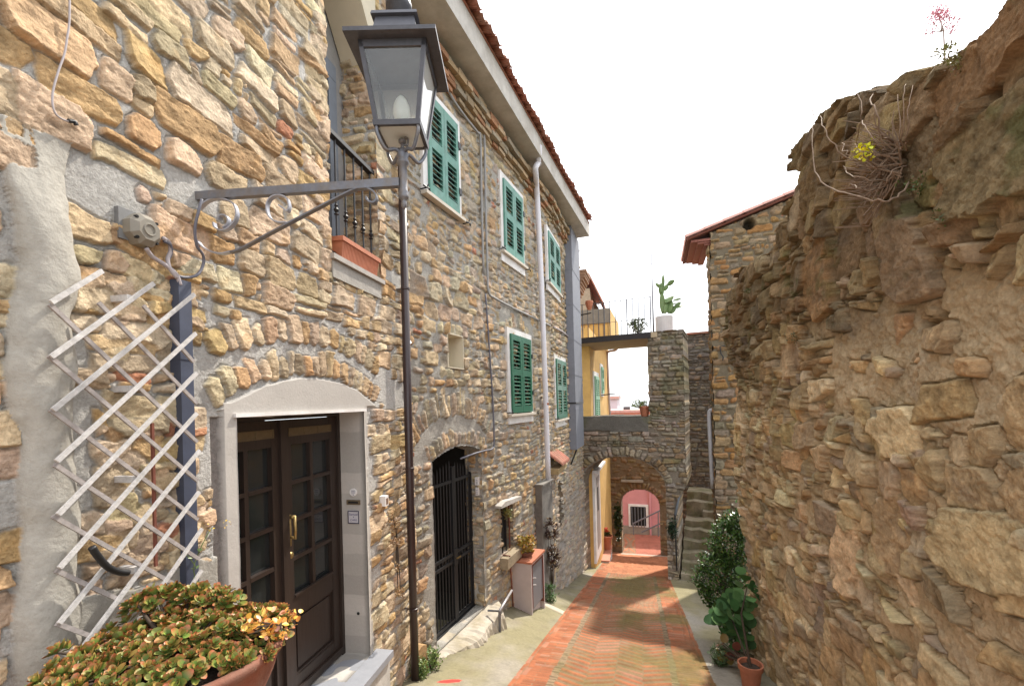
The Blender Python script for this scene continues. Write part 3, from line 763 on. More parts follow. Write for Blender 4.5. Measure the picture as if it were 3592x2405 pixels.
# ------------------------------------------------------------------ SECOND ARCH further down (frame FS)
sp = at(2140, 1700, 18.3)
FS = Frame((sp[0], sp[1]), R(90 + 4))
arch2 = thing('stone_archway', 'far brown stone archway framing the pink house', 'archway', FS.pt(1.0, -0.3, -6.2))
A2 = [FS.hit(2178, 1760), FS.hit(2312, 1760), FS.hit(2250, 1716), FS.hit(2178, 1758)]
a2x0, a2x1, a2zs, a2zt = A2[0][0], A2[1][0], FS.hit(2180, 1765)[1], A2[2][1]
a2cx = (a2x0 + a2x1) / 2; a2rx = (a2x1 - a2x0) / 2
def hole_s(s, t):
    return (np.abs(s - a2cx) < a2rx) & ((t < a2zs) | (((s - a2cx) / a2rx) ** 2 + ((t - a2zs) / (a2zt - a2zs)) ** 2 < 1))
rsS = np.random.RandomState(53)
S1 = np.arange(-0.6, 4.0, 0.03); T1 = np.arange(-7.2, -0.75, 0.03)
qs = course_stones(-0.7, 4.2, -7.3, -0.6, 0.15, (1.2, 2.8), rsS, seed=20)
vs = voussoirs(a2cx, a2zs, a2rx + 0.02, a2zt - a2zs + 0.02, 0, math.pi, 17, 0.3, rsS)
S, T, H, C = paint_wall(S1, T1, qs, [(.27, .20, .12), (.24, .17, .10), (.30, .23, .15), (.27, .17, .11)], (.22, .17, .12), rsS, gap=(0.01, 0.025), depth=(0.0, 0.05), edge=0.03,
                        warp=0.03, rough=0.02, mort_rough=0.02, seed=15, late=vs, skip=0.25,
                        clear=lambda s, z: ((s - a2cx) / (a2rx + 0.34)) ** 2 + ((z - a2zs) / (a2zt - a2zs + 0.34)) ** 2 < 1)
grid_wall('stone_face', FS, S1, T1, S, T, H, C, arch2, hole=hole_s, ext=0.5, ext_n=3, outer=True, material=STONEF)
s0, z0 = FS.hit(2180, 1683); s1, z1 = FS.hit(2256, 1680)
b = MB(FS); b.box((s0, 0.0, z0 - 0.05), (s1, 0.12, z0 + 0.03)); b.build('ledge', CONC, arch2)

# ------------------------------------------------------------------ STREET
PX0, PX1 = -1.24, 0.65
def lift(X, Y):
    wl = -2.15 + 0.119 * (np.clip(Y, 4, 8.6) - 4)
    u = np.clip((PX0 - X) / np.maximum(PX0 - wl, 0.3), 0, 1.3)
    return 0.17 * u * sstep(3.8, 5.5, Y) * sstep(9.5, 7.6, Y) + 0.03 * u
def ground_z(X, Y):
    return gz(Y) + lift(X, Y)
X1 = np.unique(np.concatenate([np.arange(-4.0, -2.6, 0.1), np.arange(-2.6, 2.4, 0.011), np.arange(2.4, 5, 0.1)]))
yy = [-3.0]
while yy[-1] < 27:
    y = yy[-1]; yy.append(y + (0.15 if y < 1.5 else max(0.008, 0.00062 * y * y)))
Y1 = np.array(yy)
S, T = np.meshgrid(X1, Y1, indexing='ij'); S = S.astype(np.float32); T = T.astype(np.float32)
Zg = ground_z(S, T)
rsP = np.random.RandomState(5)
wx = 0.012 * fbm(S * 5, T * 5, 111, 3)
x = S + wx; y = T
C = np.empty(S.shape + (3,), np.float32)
cn = fbm(S * 1.1, T * 0.9, 113, 5, 0.6); cf = fbm(S * 14, T * 14, 115, 4)
conc = np.array((.325, .292, .238)) * (1 + 0.22 * cn + 0.10 * cf)[..., None]
mossc = sstep(-0.05, 0.45, fbm(S * 0.9 + 4, T * 0.6, 117, 5, 0.6) + 0.25 * sstep(-1.7, -2.1, S) * sstep(5, 7, T) + 0.38 * sstep(7.0, 9.5, T) * (S > 0) + 0.1)[..., None]
conc = conc * (1 - 0.65 * mossc) + np.array((.215, .19, .075)) * 0.65 * mossc
grey = sstep(0.2, 0.55, fbm(S * 1.8, T * 0.7 + S * 0.8, 119, 4))[..., None]
conc = conc * (1 - 0.3 * grey) + np.array((.27, .26, .245)) * 0.3 * grey
C[:] = conc
H = 0.003 * cf
path = (x > PX0) & (x < PX1)
def bricks(u, v, bw_, bl, joint=0.006):
    iu = np.floor(u / bw_); fu = u / bw_ - iu
    vv = v / bl + 0.5 * (iu % 2); iv = np.floor(vv); fv = vv - iv
    e = np.minimum(np.minimum(fu, 1 - fu) * bw_, np.minimum(fv, 1 - fv) * bl)
    r = vn(iu * 7.31 + 0.5, iv * 3.77 + 0.5, 120); r2 = vn(iu * 5.1 + 2.5, iv * 9.7 + 1.5, 121)
    return e, r, r2
lx0, lx1 = -0.88, 0.28
border = path & ((x < PX0 + 0.10) | (x > PX1 - 0.10))
band = path & ~border & ((x < lx0 - 0.035) | (x > lx1 + 0.035))
line = path & ~border & ~band & ((x < lx0 + 0.035) | (x > lx1 - 0.035))
field = path & ~border & ~band & ~line
e1, r1, q1 = bricks(x, y, 0.10, 0.24)
e2, r2, q2 = bricks(y, x, 0.062, 0.26)
cw = (lx1 - lx0 - 0.07) / 4
k = np.floor((x - lx0 - 0.035) / cw); sg = np.where(k % 2 == 0, 1.0, -1.0); xf = x - lx0 - 0.035 - k * cw
e3, r3, q3 = bricks((y + sg * xf * 0.55) + k * 1.37, x * 0 + 0.13 + k * 0.26, 0.066, 0.26)
e3 = np.minimum(e3, np.minimum(xf, cw - xf))
e = np.where(border, e1, np.where(band, e2, e3)); rr = np.where(border, r1, np.where(band, r2, r3)); qq = np.where(border, q1, np.where(band, q2, q3))
bc = np.array((.345, .118, .054)) * (0.70 + 0.6 * rr)[..., None] * (1 + 0.22 * fbm(S * 9, T * 9, 123, 4))[..., None]
pale = (qq > 0.78)[..., None] * 0.35
bc = bc * (1 - pale) + np.array((.46, .27, .20)) * pale
jm = sstep(0.001, 0.007, e)[..., None]
bc = bc * jm + np.array((.25, .155, .09)) * (1 - jm)
lc = np.array((.235, .165, .10)) * (0.7 + 0.5 * (np.sin(y * 2 * math.pi / 0.07) > -0.3))[..., None]
bc = np.where(line[..., None], lc, bc)
cxm = (x - 0.0) 
mos = sstep(0.08, 0.66, fbm(S * 1.3, T * 0.8 + 3, 125, 6, 0.62) + 0.50 * np.exp(-((x + 0.30) / 0.34) ** 2) * sstep(6.0, 8.0, T) * sstep(12.2, 11.2, T) + 0.06 * np.exp(-((x + 0.25) / 0.35) ** 2) + 0.30 * sstep(0.05, 0.45, x) - 0.25 * sstep(-0.7, -1.0, x) - 0.2 * sstep(12, 12.6, T))[..., None]
bc = bc * (1 - 0.72 * mos) + np.array((.14, .13, .04)) * (1 + 0.3 * fbm(S * 12, T * 12, 127, 4))[..., None] * 0.72 * mos
dirt = sstep(0.1, 0.6, fbm(S * 2.5, T * 1.6, 129, 5, 0.6))[..., None]
bc = bc * (1 - 0.35 * dirt) + np.array((.28, .21, .13)) * 0.35 * dirt
C = np.where(path[..., None], bc, C)
H = np.where(path, -0.009 * (1 - jm[..., 0]) + 0.008 * (rr - 0.5) + 0.006 * fbm(S * 3, T * 3, 137, 3), H)
# grime and moss gathered along the foot of the walls
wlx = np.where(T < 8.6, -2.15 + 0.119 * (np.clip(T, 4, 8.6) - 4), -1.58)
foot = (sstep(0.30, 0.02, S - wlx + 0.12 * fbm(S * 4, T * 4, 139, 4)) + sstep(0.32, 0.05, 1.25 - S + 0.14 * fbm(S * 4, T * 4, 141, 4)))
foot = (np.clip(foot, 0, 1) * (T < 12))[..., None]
blt = (sstep(0.22, 0.55, fbm(S * 3.1 + 7, T * 3.1, 143, 6, 0.65)) * (T < 13))[..., None]
C = C * (1 - 0.38 * blt) + np.array((.20, .165, .11)) * 0.38 * blt
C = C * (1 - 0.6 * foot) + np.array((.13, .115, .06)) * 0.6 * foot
# wider brick apron past the bridge, pale strips, red paint daub
far = (T > 12.5) & (x > -1.05) & (x < 1.6)
fb = np.array((.42, .17, .085)) * (0.75 + 0.5 * vn(np.floor(y / 0.3) * 3.3, np.floor(x / 0.14) * 5.7, 131))[..., None] * (1 + 0.2 * cn)[..., None]
C = np.where((far & (T < 18.3))[..., None], fb, C)
red2 = (T > 18.6) & (x > -0.25 - 0.02 * (T - 18)) & (x < 1.9)
C = np.where(red2[..., None], np.array((.33, .11, .07)) * (0.85 + 0.3 * vn(y * 5, x * 5, 133))[..., None], C)
kerb = (T > 18.1) & (T < 18.55) & (x > -0.8)
C = np.where(kerb[..., None], np.array((.42, .36, .30)), C)
strip = (T > 7.05) & (T < 7.22) & (x < PX0) & (x > -1.85)
C = np.where(strip[..., None], np.array((.52, .46, .37)), C); H = np.where(strip, 0.015, H)
rd = (((S + 1.76) / 0.10) ** 2 + ((T - 3.86 - 0.6 * (S + 1.76)) / 0.05) ** 2 + 0.4 * cf < 1)
C = np.where(rd[..., None], np.array((.62, .06, .05)), C)
C *= (1 - 0.25 * sstep(0.0, 0.5, fbm(S * 7, T * 7, 135, 4)) * 0.5)[..., None]
P = np.stack([S, T, Zg + H], -1).reshape(-1, 3)
ns, nt_ = S.shape; idx = np.arange(ns * nt_).reshape(ns, nt_)
q = np.stack([idx[:-1, :-1], idx[1:, :-1], idx[1:, 1:], idx[:-1, 1:]], -1).reshape(-1, 4)
mesh_obj('street', P, q, GROUNDM, None, loc=(0, 5, -3), cols=np.clip(C.reshape(-1, 3), .01, .9), smooth=True, kind='structure')
# land falling away to an added sheet of water
b = MB(); K = 40
b.add([(90 * math.cos(2 * math.pi * k / K), 40 + 90 * math.sin(2 * math.pi * k / K), -12.0) for k in range(K)] + [(0, 40, -11.0)], [(k, (k + 1) % K, K) for k in range(K)])
b.build('ground', mat('far_ground', (.16, .15, .10), 0.95, nscale=0.5, namt=0.3, bump=0, col2=(.10, .12, .06), c2scale=0.2), kind='structure')
b = MB(); b.add([(-7000, -7000, -14), (7000, -7000, -14), (7000, 7000, -14), (-7000, 7000, -14)], [(0, 1, 2, 3)])
b.build('horizon_water', mat('reflecting_water', (.25, .32, .36), 0.18, nscale=0.02, namt=0.1, bump=0.05, bscale=0.5), kind='structure')  # water sheet added so its grazing sky reflection whitens the horizon
# ================================================================== NEAR HOUSE DETAILS
# ---- double door, set back in the plastered opening
FD = Frame(tuple(FA.pt(0, -0.24, 0)[:2]), R(-4.5))
dz0, dz1 = DZB + 0.03, DZT + 0.02
b = MB(FD); fw = 0.06
b.box((DS0 - 0.02, -0.06, dz1 - 0.05), (DS1 + 0.02, 0.03, dz1 + 0.05)); b.box((DS0 - 0.05, -0.06, DZB), (DS0 + 0.02, 0.03, dz1 - 0.05)); b.box((DS1 - 0.035, -0.06, DZB), (DS1 + 0.02, 0.03, dz1 - 0.05))
b.box((DS0 - 0.1, -0.9, DZB - 0.1), (DS0 - 0.06, -0.07, dz1)); 
door = b.build('door', DOORW, house_a)
dr0 = FD.hit(990, 1800)[0]; dr1 = FD.hit(1180, 1800)[0]
dl0 = DS0 + 0.02
def leaf_door(s0, s1, nm, right):
    st = 0.085
    za, zb = DZB + 0.02, dz1 - 0.055
    gz0, gz1 = za + 0.66, zb - 0.17
    L = MB(FD)
    for a, c in ((s0, s0 + st), (s1 - st, s1)): L.box((a, -0.04, za), (c, 0.012, zb))
    L.box((s0 + st, -0.04, gz1), (s1 - st, 0.010, zb)); L.box((s0 + st, -0.04, gz0 - 0.13), (s1 - st, 0.010, gz0)); L.box((s0 + st, -0.04, za), (s1 - st, 0.010, za + 0.13))
    L.box((s0 + st, -0.035, za + 0.13), (s1 - st, -0.012, gz0 - 0.13))
    p0, p1 = s0 + st + 0.035, s1 - st - 0.035
    L.box((p0, -0.02, za + 0.165), (p1, -0.003, gz0 - 0.165))
    for zz in (za + 0.13, gz0 - 0.145): L.box((s0 + st, -0.012, zz), (s1 - st, 0.004, zz + 0.015))
    L.box((s0 + st, 0.0, gz0 - 0.002), (s1 - st, 0.022, gz0 + 0.014)); L.box((s0 - 0.0, 0.012, za), (s1, 0.03, za + 0.05))
    lf = L.build('door_leaf', DOORW, door)
    sm = (s0 + s1) / 2
    L = MB(FD); L.box((sm - 0.016, -0.03, gz0 + 0.01), (sm + 0.016, 0.008, gz1))
    for i in range(1, 4):
        z = gz0 + (gz1 - gz0) * i / 4
        L.box((s0 + st, -0.03, z - 0.013), (sm - 0.016, 0.010, z + 0.013)); L.box((sm + 0.016, -0.03, z - 0.013), (s1 - st, 0.010, z + 0.013))
    L.build('muntin', DOORW, door)
    L = MB(FD); L.box((s0 + st, -0.03, gz0), (s1 - st, -0.022, gz1)); L.build('glass_pane', GLASSD, door)
    L = MB(FD); g0, g1 = s0 + st * 0.75, s1 - st * 0.75
    zc = zb - 0.085
    L.box((g0, 0.010, zc - 0.028), (g1, 0.013, zc + 0.028))
    for zz in (zc - 0.028, zc + 0.022): L.box((g0, 0.013, zz), (g1, 0.017, zz + 0.006))
    for i in range(4):
        x = g0 + (g1 - g0 - 0.006) * i / 3; L.box((x, 0.013, zc - 0.022), (x + 0.006, 0.017, zc + 0.022))
    L.build('vent_grille', DULLB, door)
leaf_door(dl0, dr0 - 0.012, 'left', False); leaf_door(dr0, dr1, 'right', True)
b = MB(FD); b.box((dr0 - 0.035, 0.012, DZB + 0.02), (dr0 + 0.028, 0.032, dz1 - 0.06)); b.build('astragal', DOORW, door)
hs_, hz_ = FD.hit(1008, 1868, 0.05)
b = MB(FD); b.box((dr0 + 0.03, 0.012, hz_ - 0.11), (dr0 + 0.062, 0.018, hz_ + 0.10))
b.tube([(dr0 + 0.046, 0.02, hz_ + 0.085), (dr0 + 0.046, 0.055, hz_ + 0.085)], 0.011); b.tube([(dr0 + 0.046, 0.055, hz_ + 0.095), (dr0 + 0.046, 0.06, hz_), (dr0 + 0.046, 0.055, hz_ - 0.06)], [0.010, 0.0085, 0.010])
b.tube([(dr0 + 0.046, 0.02, hz_ - 0.05), (dr0 + 0.046, 0.055, hz_ - 0.05)], 0.009)
b.build('handle', BRASS, door, smooth=True)
b = MB(FD); hz2 = FD.hit(1002, 1958, 0.03)[1]; b.tube([(dr0 + 0.046, 0.012, hz2), (dr0 + 0.046, 0.026, hz2)], 0.022, 16); b.build('keyhole', BRASS, door, smooth=True)
b = MB(FD); b.box((DS0 - 0.3, -1.0, DZB - 0.2), (DS1 + 0.3, -0.9, DZT + 0.3)); b.build('hallway_wall', DARK, house_a)
# ---- doorstep
b = MB(FA); b.prism([(DS0 - 0.05, DZB - 0.045), (DS1 + 0.02, DZB - 0.045), (DS1 + 0.02, DZB), (DS0 - 0.05, DZB)], -0.27, 0.0)
b.prism([(DS0 - 0.08, DZB - 0.05), (DS1 + 0.10, DZB - 0.05), (DS1 + 0.10, DZB), (DS0 - 0.08, DZB)], 0.002, 0.15)
b.build('doorstep', SLATE, house_a)
b = MB(FA); b.box((DS0 - 0.06, 0.0, DZB - 0.6), (DS1 + 0.09, 0.12, DZB - 0.052)); b.build('step_base', CONC, house_a)
b = MB(FA); zl = FA.hit(1054, 1441)[1]
b.box((FA.hit(815, 1445)[0], 0.0, DZT + 0.001), (DS1 + 0.008, 0.022, DZT + 0.02)); b.build('lintel_bead', WHITEP, house_a)
# ---- things on the far jamb: door jamb frame (faces up the lane)
FJ = Frame(tuple(FA.pt(DS1, 0, 0)[:2]), R(-4.5 - 90))
# FJ.a points away from the lane along the jamb; its normal must face the camera
FJ.n = -FA.a
def onj(px, py): return FJ.hit(px, py, 0.0)
c0 = onj(1241, 1725)
b = MB(FJ); pts = []
b.tube([(c0[0], 0.002, c0[1]), (c0[0], 0.012, c0[1])], 0.030, 24); b.build('round_sticker', WHITEP, house_a)
b = MB(FJ)
for dz in (0.010, -0.004): b.box((c0[0] - 0.018, 0.0125, c0[1] + dz), (c0[0] + 0.016, 0.0132, c0[1] + dz + 0.005))
b.tube([(c0[0] - 0.004, 0.012, c0[1] - 0.018), (c0[0] - 0.004, 0.0135, c0[1] - 0.018)], 0.004, 8); b.tube([(c0[0] + 0.008, 0.012, c0[1] - 0.016), (c0[0] + 0.008, 0.0135, c0[1] - 0.016)], 0.003, 8)
b.build('sticker_print', INK, house_a)
c1 = onj(1241, 1760)
b = MB(FJ)
b.box((c1[0] - 0.058, 0.001, c1[1] - 0.018), (c1[0] + 0.058, 0.010, c1[1] + 0.018))
ms_ = b.build('mail_slot', mat('aged_brass', (.20, .15, .09), .5, metal=.5, namt=.2, bump=.1), house_a)
b = MB(FJ); b.box((c1[0] - 0.042, 0.0105, c1[1] - 0.007), (c1[0] + 0.042, 0.013, c1[1] + 0.007)); b.build('slot_opening', DARK, ms_)
c2 = onj(1242, 1812)
b = MB(FJ); b.box((c2[0] - 0.048, 0.001, c2[1] - 0.050), (c2[0] + 0.048, 0.008, c2[1] + 0.050)); np_ = b.build('name_plate', mat('plate_white', (.55, .53, .56), .4, namt=.08, bump=0), house_a)
b = MB(FJ)
for z in (-0.050, 0.044): b.box((c2[0] - 0.048, 0.008, c2[1] + z), (c2[0] + 0.048, 0.011, c2[1] + z + 0.006))
for s in (-0.048, 0.042): b.box((c2[0] + s, 0.0082, c2[1] - 0.044), (c2[0] + s + 0.006, 0.0112, c2[1] + 0.044))
b.build('plate_border', mat('plate_border', (.03, .03, .06), .5, namt=0, bump=0), np_)
def lettering(txt, fr, s, z, n, size, material, parent, rev):
    cu = bpy.data.curves.new('lettering', 'FONT'); cu.body = txt; cu.size = size; cu.align_x = 'CENTER'; cu.align_y = 'CENTER'; cu.extrude = 0.0006
    tmp = bpy.data.objects.new('tmp_text', cu); COL.objects.link(tmp)
    dg = bpy.context.evaluated_depsgraph_get(); me = bpy.data.meshes.new_from_object(tmp.evaluated_get(dg))
    vs = np.array([v.co[:] for v in me.vertices]); fs = [tuple(p.vertices) for p in me.polygons]
    bpy.data.objects.remove(tmp)
    sgn = -1 if rev else 1
    V = np.array([fr.pt(s + sgn * v[0], n + v[2], z + v[1]) for v in vs])
    return mesh_obj('lettering', V, fs, material, parent)
lettering('Samuel', FJ, c2[0], c2[1] + 0.022, 0.009, 0.026, INK, np_, True)
lettering('&', FJ, c2[0], c2[1] + 0.001, 0.009, 0.016, INK, np_, True)
lettering('CHRIS', FJ, c2[0], c2[1] - 0.023, 0.009, 0.022, INK, np_, True)
c3 = onj(1257, 2150)
b = MB(FJ); b.tube([(c3[0], 0.0005, c3[1]), (c3[0], 0.003, c3[1])], 0.012, 12); b.build('drill_hole', DARK, house_a)
# white switch box beside the door
s, z = FA.hit(1340, 1755)
b = MB(FA); b.box((s - 0.028, -0.02, z - 0.042), (s + 0.028, 0.045, z + 0.042)); sw = b.build('doorbell_box', WHITEP, house_a)
b = MB(FA); b.box((s - 0.014, 0.045, z - 0.03), (s + 0.018, 0.047, z + 0.022)); b.build('doorbell_button', mat('button_brown', (.2, .12, .08), .5, namt=.1, bump=0), sw)

# ---- loggia: ledge, arched soffit, French window, railing
b = MB(FA); b.box((LS0 - 0.02, -0.3, LZ - 0.035), (LS1 + 0.03, 0.035, LZ + 0.001)); b.build('ledge', mat('ledge_stone', (.36, .33, .30), .85, namt=.2, bump=.2), house_a)
b = MB(FA); b.box((LS0 - 0.0, 0.0, LZ - 0.16), (LS1 + 0.0, 0.012, LZ - 0.037)); b.build('apron', mat('grey_mortar', (.33, .31, .28), .95, nscale=12, namt=.25, bump=.6, bscale=40), house_a)
zs = FA.hit(1300, 200)[1]
pts = [(LS1 - 0.001, zs)]
for i in range(1, 11):
    a = i / 10; pts.append((LS1 + (LS0 - LS1) * a, zs + 0.62 * math.sin(a * math.pi / 2)))
pts += [(LS0, LZT - 0.002), (LS1 - 0.001, LZT - 0.002)]
b = MB(FA); b.prism(pts, -0.30, 0.025); b.build('arch_lintel', CREAM, house_a)
b = MB(FA); b.box((LS0 - 0.05, -0.36, LZ - 0.02), (LS1 + 0.05, -0.31, LZT)); b.build('balcony_back_wall', mat('shade_plaster', (.26, .25, .24), .9, namt=.15, bump=.2), house_a)
b = MB(FA); xm = LS1 - 0.02
for s in np.linspace(LS0 - 0.05, LS1 - 0.26, 3): b.box((s, -0.305, LZ), (s + 0.11, -0.27, LZ + 1.75))
b.box((LS0 - 0.05, -0.31, LZ + 1.62), (LS1 - 0.16, -0.268, LZ + 1.75)); fwin = b.build('french_window', mat('blue_grey_door', (.14, .16, .19), .5, namt=.12, bump=.05), house_a)
rz = FA.hit(1215, 520, -0.05)[1]
b = MB(FA); b.box((LS0 - 0.02, -0.075, rz - 0.02), (LS1 + 0.01, -0.025, rz + 0.012)); rail = b.build('railing', IRON, house_a)
b = MB(FA); b.box((LS0 - 0.02, -0.06, LZ + 0.04), (LS1 + 0.01, -0.04, LZ + 0.055)); b.build('lower_rail', IRON, rail)
for i, s in enumerate(np.linspace(LS0 + 0.03, LS1 - 0.04, 6)):
    b = MB(FA); b.tube([(s, -0.05, LZ), (s, -0.05, rz - 0.02)], 0.0075, 6)
    zk = LZ + (rz - LZ) * 0.42
    b.lathe((s, -0.05, zk), [(0.006, -0.05), (0.019, -0.04), (0.008, -0.03), (0.021, -0.008), (0.008, 0.012), (0.015, 0.025), (0.006, 0.035)], 8)
    b.build('baluster', IRON, rail)

# ---- terracotta window box on the ledge
s0, z0 = FA.hit(1204, 925, 0.02)[0], LZ + 0.001
pl = thing('window_box', 'empty ribbed terracotta window box on the balcony ledge', 'planter', FA.pt(s0 + 0.25, -0.0, z0))
L_, W_, Hh = LS1 - s0 - 0.045, 0.15, 0.165
def trough(s0, s1, n0, n1, z0, h):
    b = MB(FA); t = 0.018
    def rect(i, z, g): return [(s0 - g + i, n0 - g + i, z), (s1 + g - i, n0 - g + i, z), (s1 + g - i, n1 + g - i, z), (s0 - g + i, n1 + g - i, z)]
    rings = [rect(0.02, z0, 0), rect(0.0, z0 + h * 0.8, 0), rect(-0.0, z0 + h * 0.8, 0.012), rect(0, z0 + h, 0.012), rect(t, z0 + h, 0.0), rect(t + 0.01, z0 + h * 0.4, 0)]
    base = len(b.v); P = [p for r in rings for p in r]
    F = [(3, 2, 1, 0)]
    for k in range(len(rings) - 1):
        for j in range(4): F.append((k * 4 + j, k * 4 + (j + 1) % 4, (k + 1) * 4 + (j + 1) % 4, (k + 1) * 4 + j))
    e = (len(rings) - 1) * 4; F.append((e, e + 1, e + 2, e + 3)); b.add(P, F)
    for s in np.arange(s0 + 0.03, s1 - 0.02, 0.019):
        b.hexa([(s, n1 - 0.02, z0 + 0.012), (s + 0.010, n1 - 0.02, z0 + 0.012), (s + 0.010, n1 - 0.0165, z0 + 0.012), (s, n1 - 0.0165, z0 + 0.012),
                (s, n1 - 0.01, z0 + h * 0.78), (s + 0.010, n1 - 0.01, z0 + h * 0.78), (s + 0.010, n1 + 0.0035, z0 + h * 0.78), (s, n1 + 0.0035, z0 + h * 0.78)])
    return b
trough(s0, s0 + L_, -0.13, 0.02, z0, Hh).build('box', TERRA, pl)

# ================================================================== STREET LAMP on its bracket
FL = Frame(tuple(at(1407, 1400, 2.1)[:2]), TH * 0 + math.atan2(R0[0], R0[1]))   # s along the image plane, n towards the camera
ws, wz = FA.hit(702, 690)
wall_pt = FA.pt(ws, 0, wz)
stem = at(1414, 600, 2.1)
lamp = thing('street_lamp', 'dark wrought iron wall lantern on a scrolled bracket, with an egg shaped bulb', 'street lamp', wall_pt)
def lz(py, d=2.1): return at(1414, py, d)[2]
LC = np.array([stem[0], stem[1], 0])          # lantern axis
ex, ey = R0, -Fv                              # right, towards the camera
def LP(r, f, z): return LC + ex * r + ey * f + Zv * z
# bracket arm
bar0 = wall_pt - (stem - wall_pt) * 0.03; bar0[2] = wz
bar1 = stem.copy(); bar1[2] = lz(640)
dv = bar1 - bar0; dv /= np.linalg.norm(dv); up = Zv - dv * dv[2]; up /= np.linalg.norm(up); sd_ = np.cross(dv, up)
def barbox(p, q, wd, ht):
    b = MB(); c = []
    for e in (p, q):
        for a, k in ((-1, -1), (1, -1), (1, 1), (-1, 1)): c.append(e + sd_ * wd / 2 * a + up * ht / 2 * k)
    b.hexa(c); return b
arm = barbox(bar0, bar1 - dv * 0.018, 0.03, 0.038).build('bracket_arm', GREYM, lamp)
def onbar(px, py):            # point in the vertical plane of the bracket
    n = np.cross(dv, Zv); n /= np.linalg.norm(n); d = ray(px, py); return d * (np.dot(bar1, n) / np.dot(d, n))
def catmull(pts, k=8):
    pts = [np.array(p) for p in pts]; P = [2 * pts[0] - pts[1]] + pts + [2 * pts[-1] - pts[-2]]; out = []
    for i in range(1, len(P) - 2):
        for j in range(k):
            t = j / k
            out.append(0.5 * ((2 * P[i]) + (-P[i - 1] + P[i + 1]) * t + (2 * P[i - 1] - 5 * P[i] + 4 * P[i + 1] - P[i + 2]) * t * t + (-P[i - 1] + 3 * P[i] - 3 * P[i + 1] + P[i + 2]) * t ** 3))
    out.append(pts[-1]); return out
wdir = np.cross(dv, Zv)
# native pixel tracks of the scroll work
scr = [(772, 770), (790, 758), (806, 774), (800, 798), (776, 806), (752, 790), (752, 765)]
big = [(752, 782), (758, 800), (785, 809), (815, 792), (833, 755), (820, 715), (778, 698), (735, 704), (700, 735), (683, 785), (690, 835), (720, 872), (772, 890), (812, 884)]
b = MB(); b.ribbon(catmull([onbar(*p) for p in big]), wdir, 0.026, 0.006); b.build('scroll', GALV, lamp, smooth=False)
b = MB(); b.ribbon(catmull([onbar(*p) for p in ((768, 772), (776, 758), (792, 757), (803, 770), (800, 790), (785, 800))]), wdir, 0.026, 0.006); b.build('scroll', GALV, lamp)
sm = [(980, 722), (994, 730), (1010, 742), (1016, 722), (1006, 695), (975, 686), (948, 700), (938, 730), (948, 763), (975, 780), (1010, 782)]
b = MB(); b.ribbon(catmull([onbar(*p) for p in sm]), wdir, 0.026, 0.006); b.build('scroll', GALV, lamp)
br = [(810, 886), (850, 872), (950, 818), (1060, 760), (1180, 697), (1240, 668), (1280, 660), (1312, 674), (1322, 696), (1312, 712), (1292, 706), (1286, 692)]
b = MB(); b.ribbon(catmull([onbar(*p) for p in br]), wdir, 0.026, 0.007); b.build('brace', GREYM, lamp)
# stem with turned collars
d0 = 2.1
def stem_l(prof, name, m):
    b = MB(); b.lathe((LC[0], LC[1], 0), [(r, lz(py)) for r, py in prof], 16); return b.build(name, m, lamp, smooth=True)
stem_l([(0.003, 735), (0.012, 725), (0.014, 712), (0.010, 704), (0.019, 698), (0.026, 690), (0.020, 684), (0.024, 676), (0.0185, 668), (0.0185, 582), (0.027, 576), (0.029, 566), (0.021, 558), (0.028, 548), (0.026, 536), (0.016, 528), (0.012, 520)], 'stem', GREYM)
# lantern body
zb, zt = 1.245, 1.590
hb, ht = 0.100, 0.149
def corner(i, z, k=0.0):
    h = hb + (ht - hb) * (z - zb) / (zt - zb) + k
    sx, sy = ((-1, 1), (1, 1), (1, -1), (-1, -1))[i]
    return LP(sx * h, sy * h, z)
b = MB()
for i in range(4):
    p, q = corner(i, zb), corner(i, zt)
    sx, sy = ((-1, 1), (1, 1), (1, -1), (-1, -1))[i]
    t = 0.012
    c = []
    for e in (p, q):
        for a, k in ((-1, -1), (1, -1), (1, 1), (-1, 1)): c.append(e + ex * t * (a - sx) * 0.8 + ey * t * (k - sy) * 0.8)
    b.hexa(c)
for z, th_, k in ((zb, 0.022, 0.004), (zt - 0.03, 0.030, 0.0)):
    for i in range(4):
        j = (i + 1) % 4
        p, q = corner(i, z, k), corner(j, z, k); p2, q2 = corner(i, z, k - 0.016), corner(j, z, k - 0.016)
        u = Zv * th_
        b.hexa([p, q, q2, p2, corner(i, z + th_, k), corner(j, z + th_, k), corner(j, z + th_, k - 0.016), corner(i, z + th_, k - 0.016)])
b.build('lantern_frame', LANT, lamp)
for i, (m, nm) in enumerate(((GLASSC, 'glass_pane'), (GLASSW, 'glass_pane'), (glass_mat('hazy_glass', (.97, .97, .95), 0.22), 'glass_pane'), (GLASSC, 'glass_pane'))):
    j = (i + 1) % 4; b = MB(); k = -0.008
    p = [corner(i, zb + 0.02, k), corner(j, zb + 0.02, k), corner(j, zt - 0.02, k), corner(i, zt - 0.02, k)]
    nn = np.cross(p[1] - p[0], p[3] - p[0]); nn /= np.linalg.norm(nn)
    b.hexa([x for x in p] + [x - nn * 0.002 for x in p]); b.build(nm, m, lamp)
b = MB(); k = -0.012
p = [corner(i, zb + 0.004, k) for i in range(4)]; b.hexa(p + [x + Zv * 0.003 for x in p]); b.build('glass_pane', glass_mat('white_glass', (.97, .98, .97), 0.9), lamp)  # bottom pane, mostly white and translucent
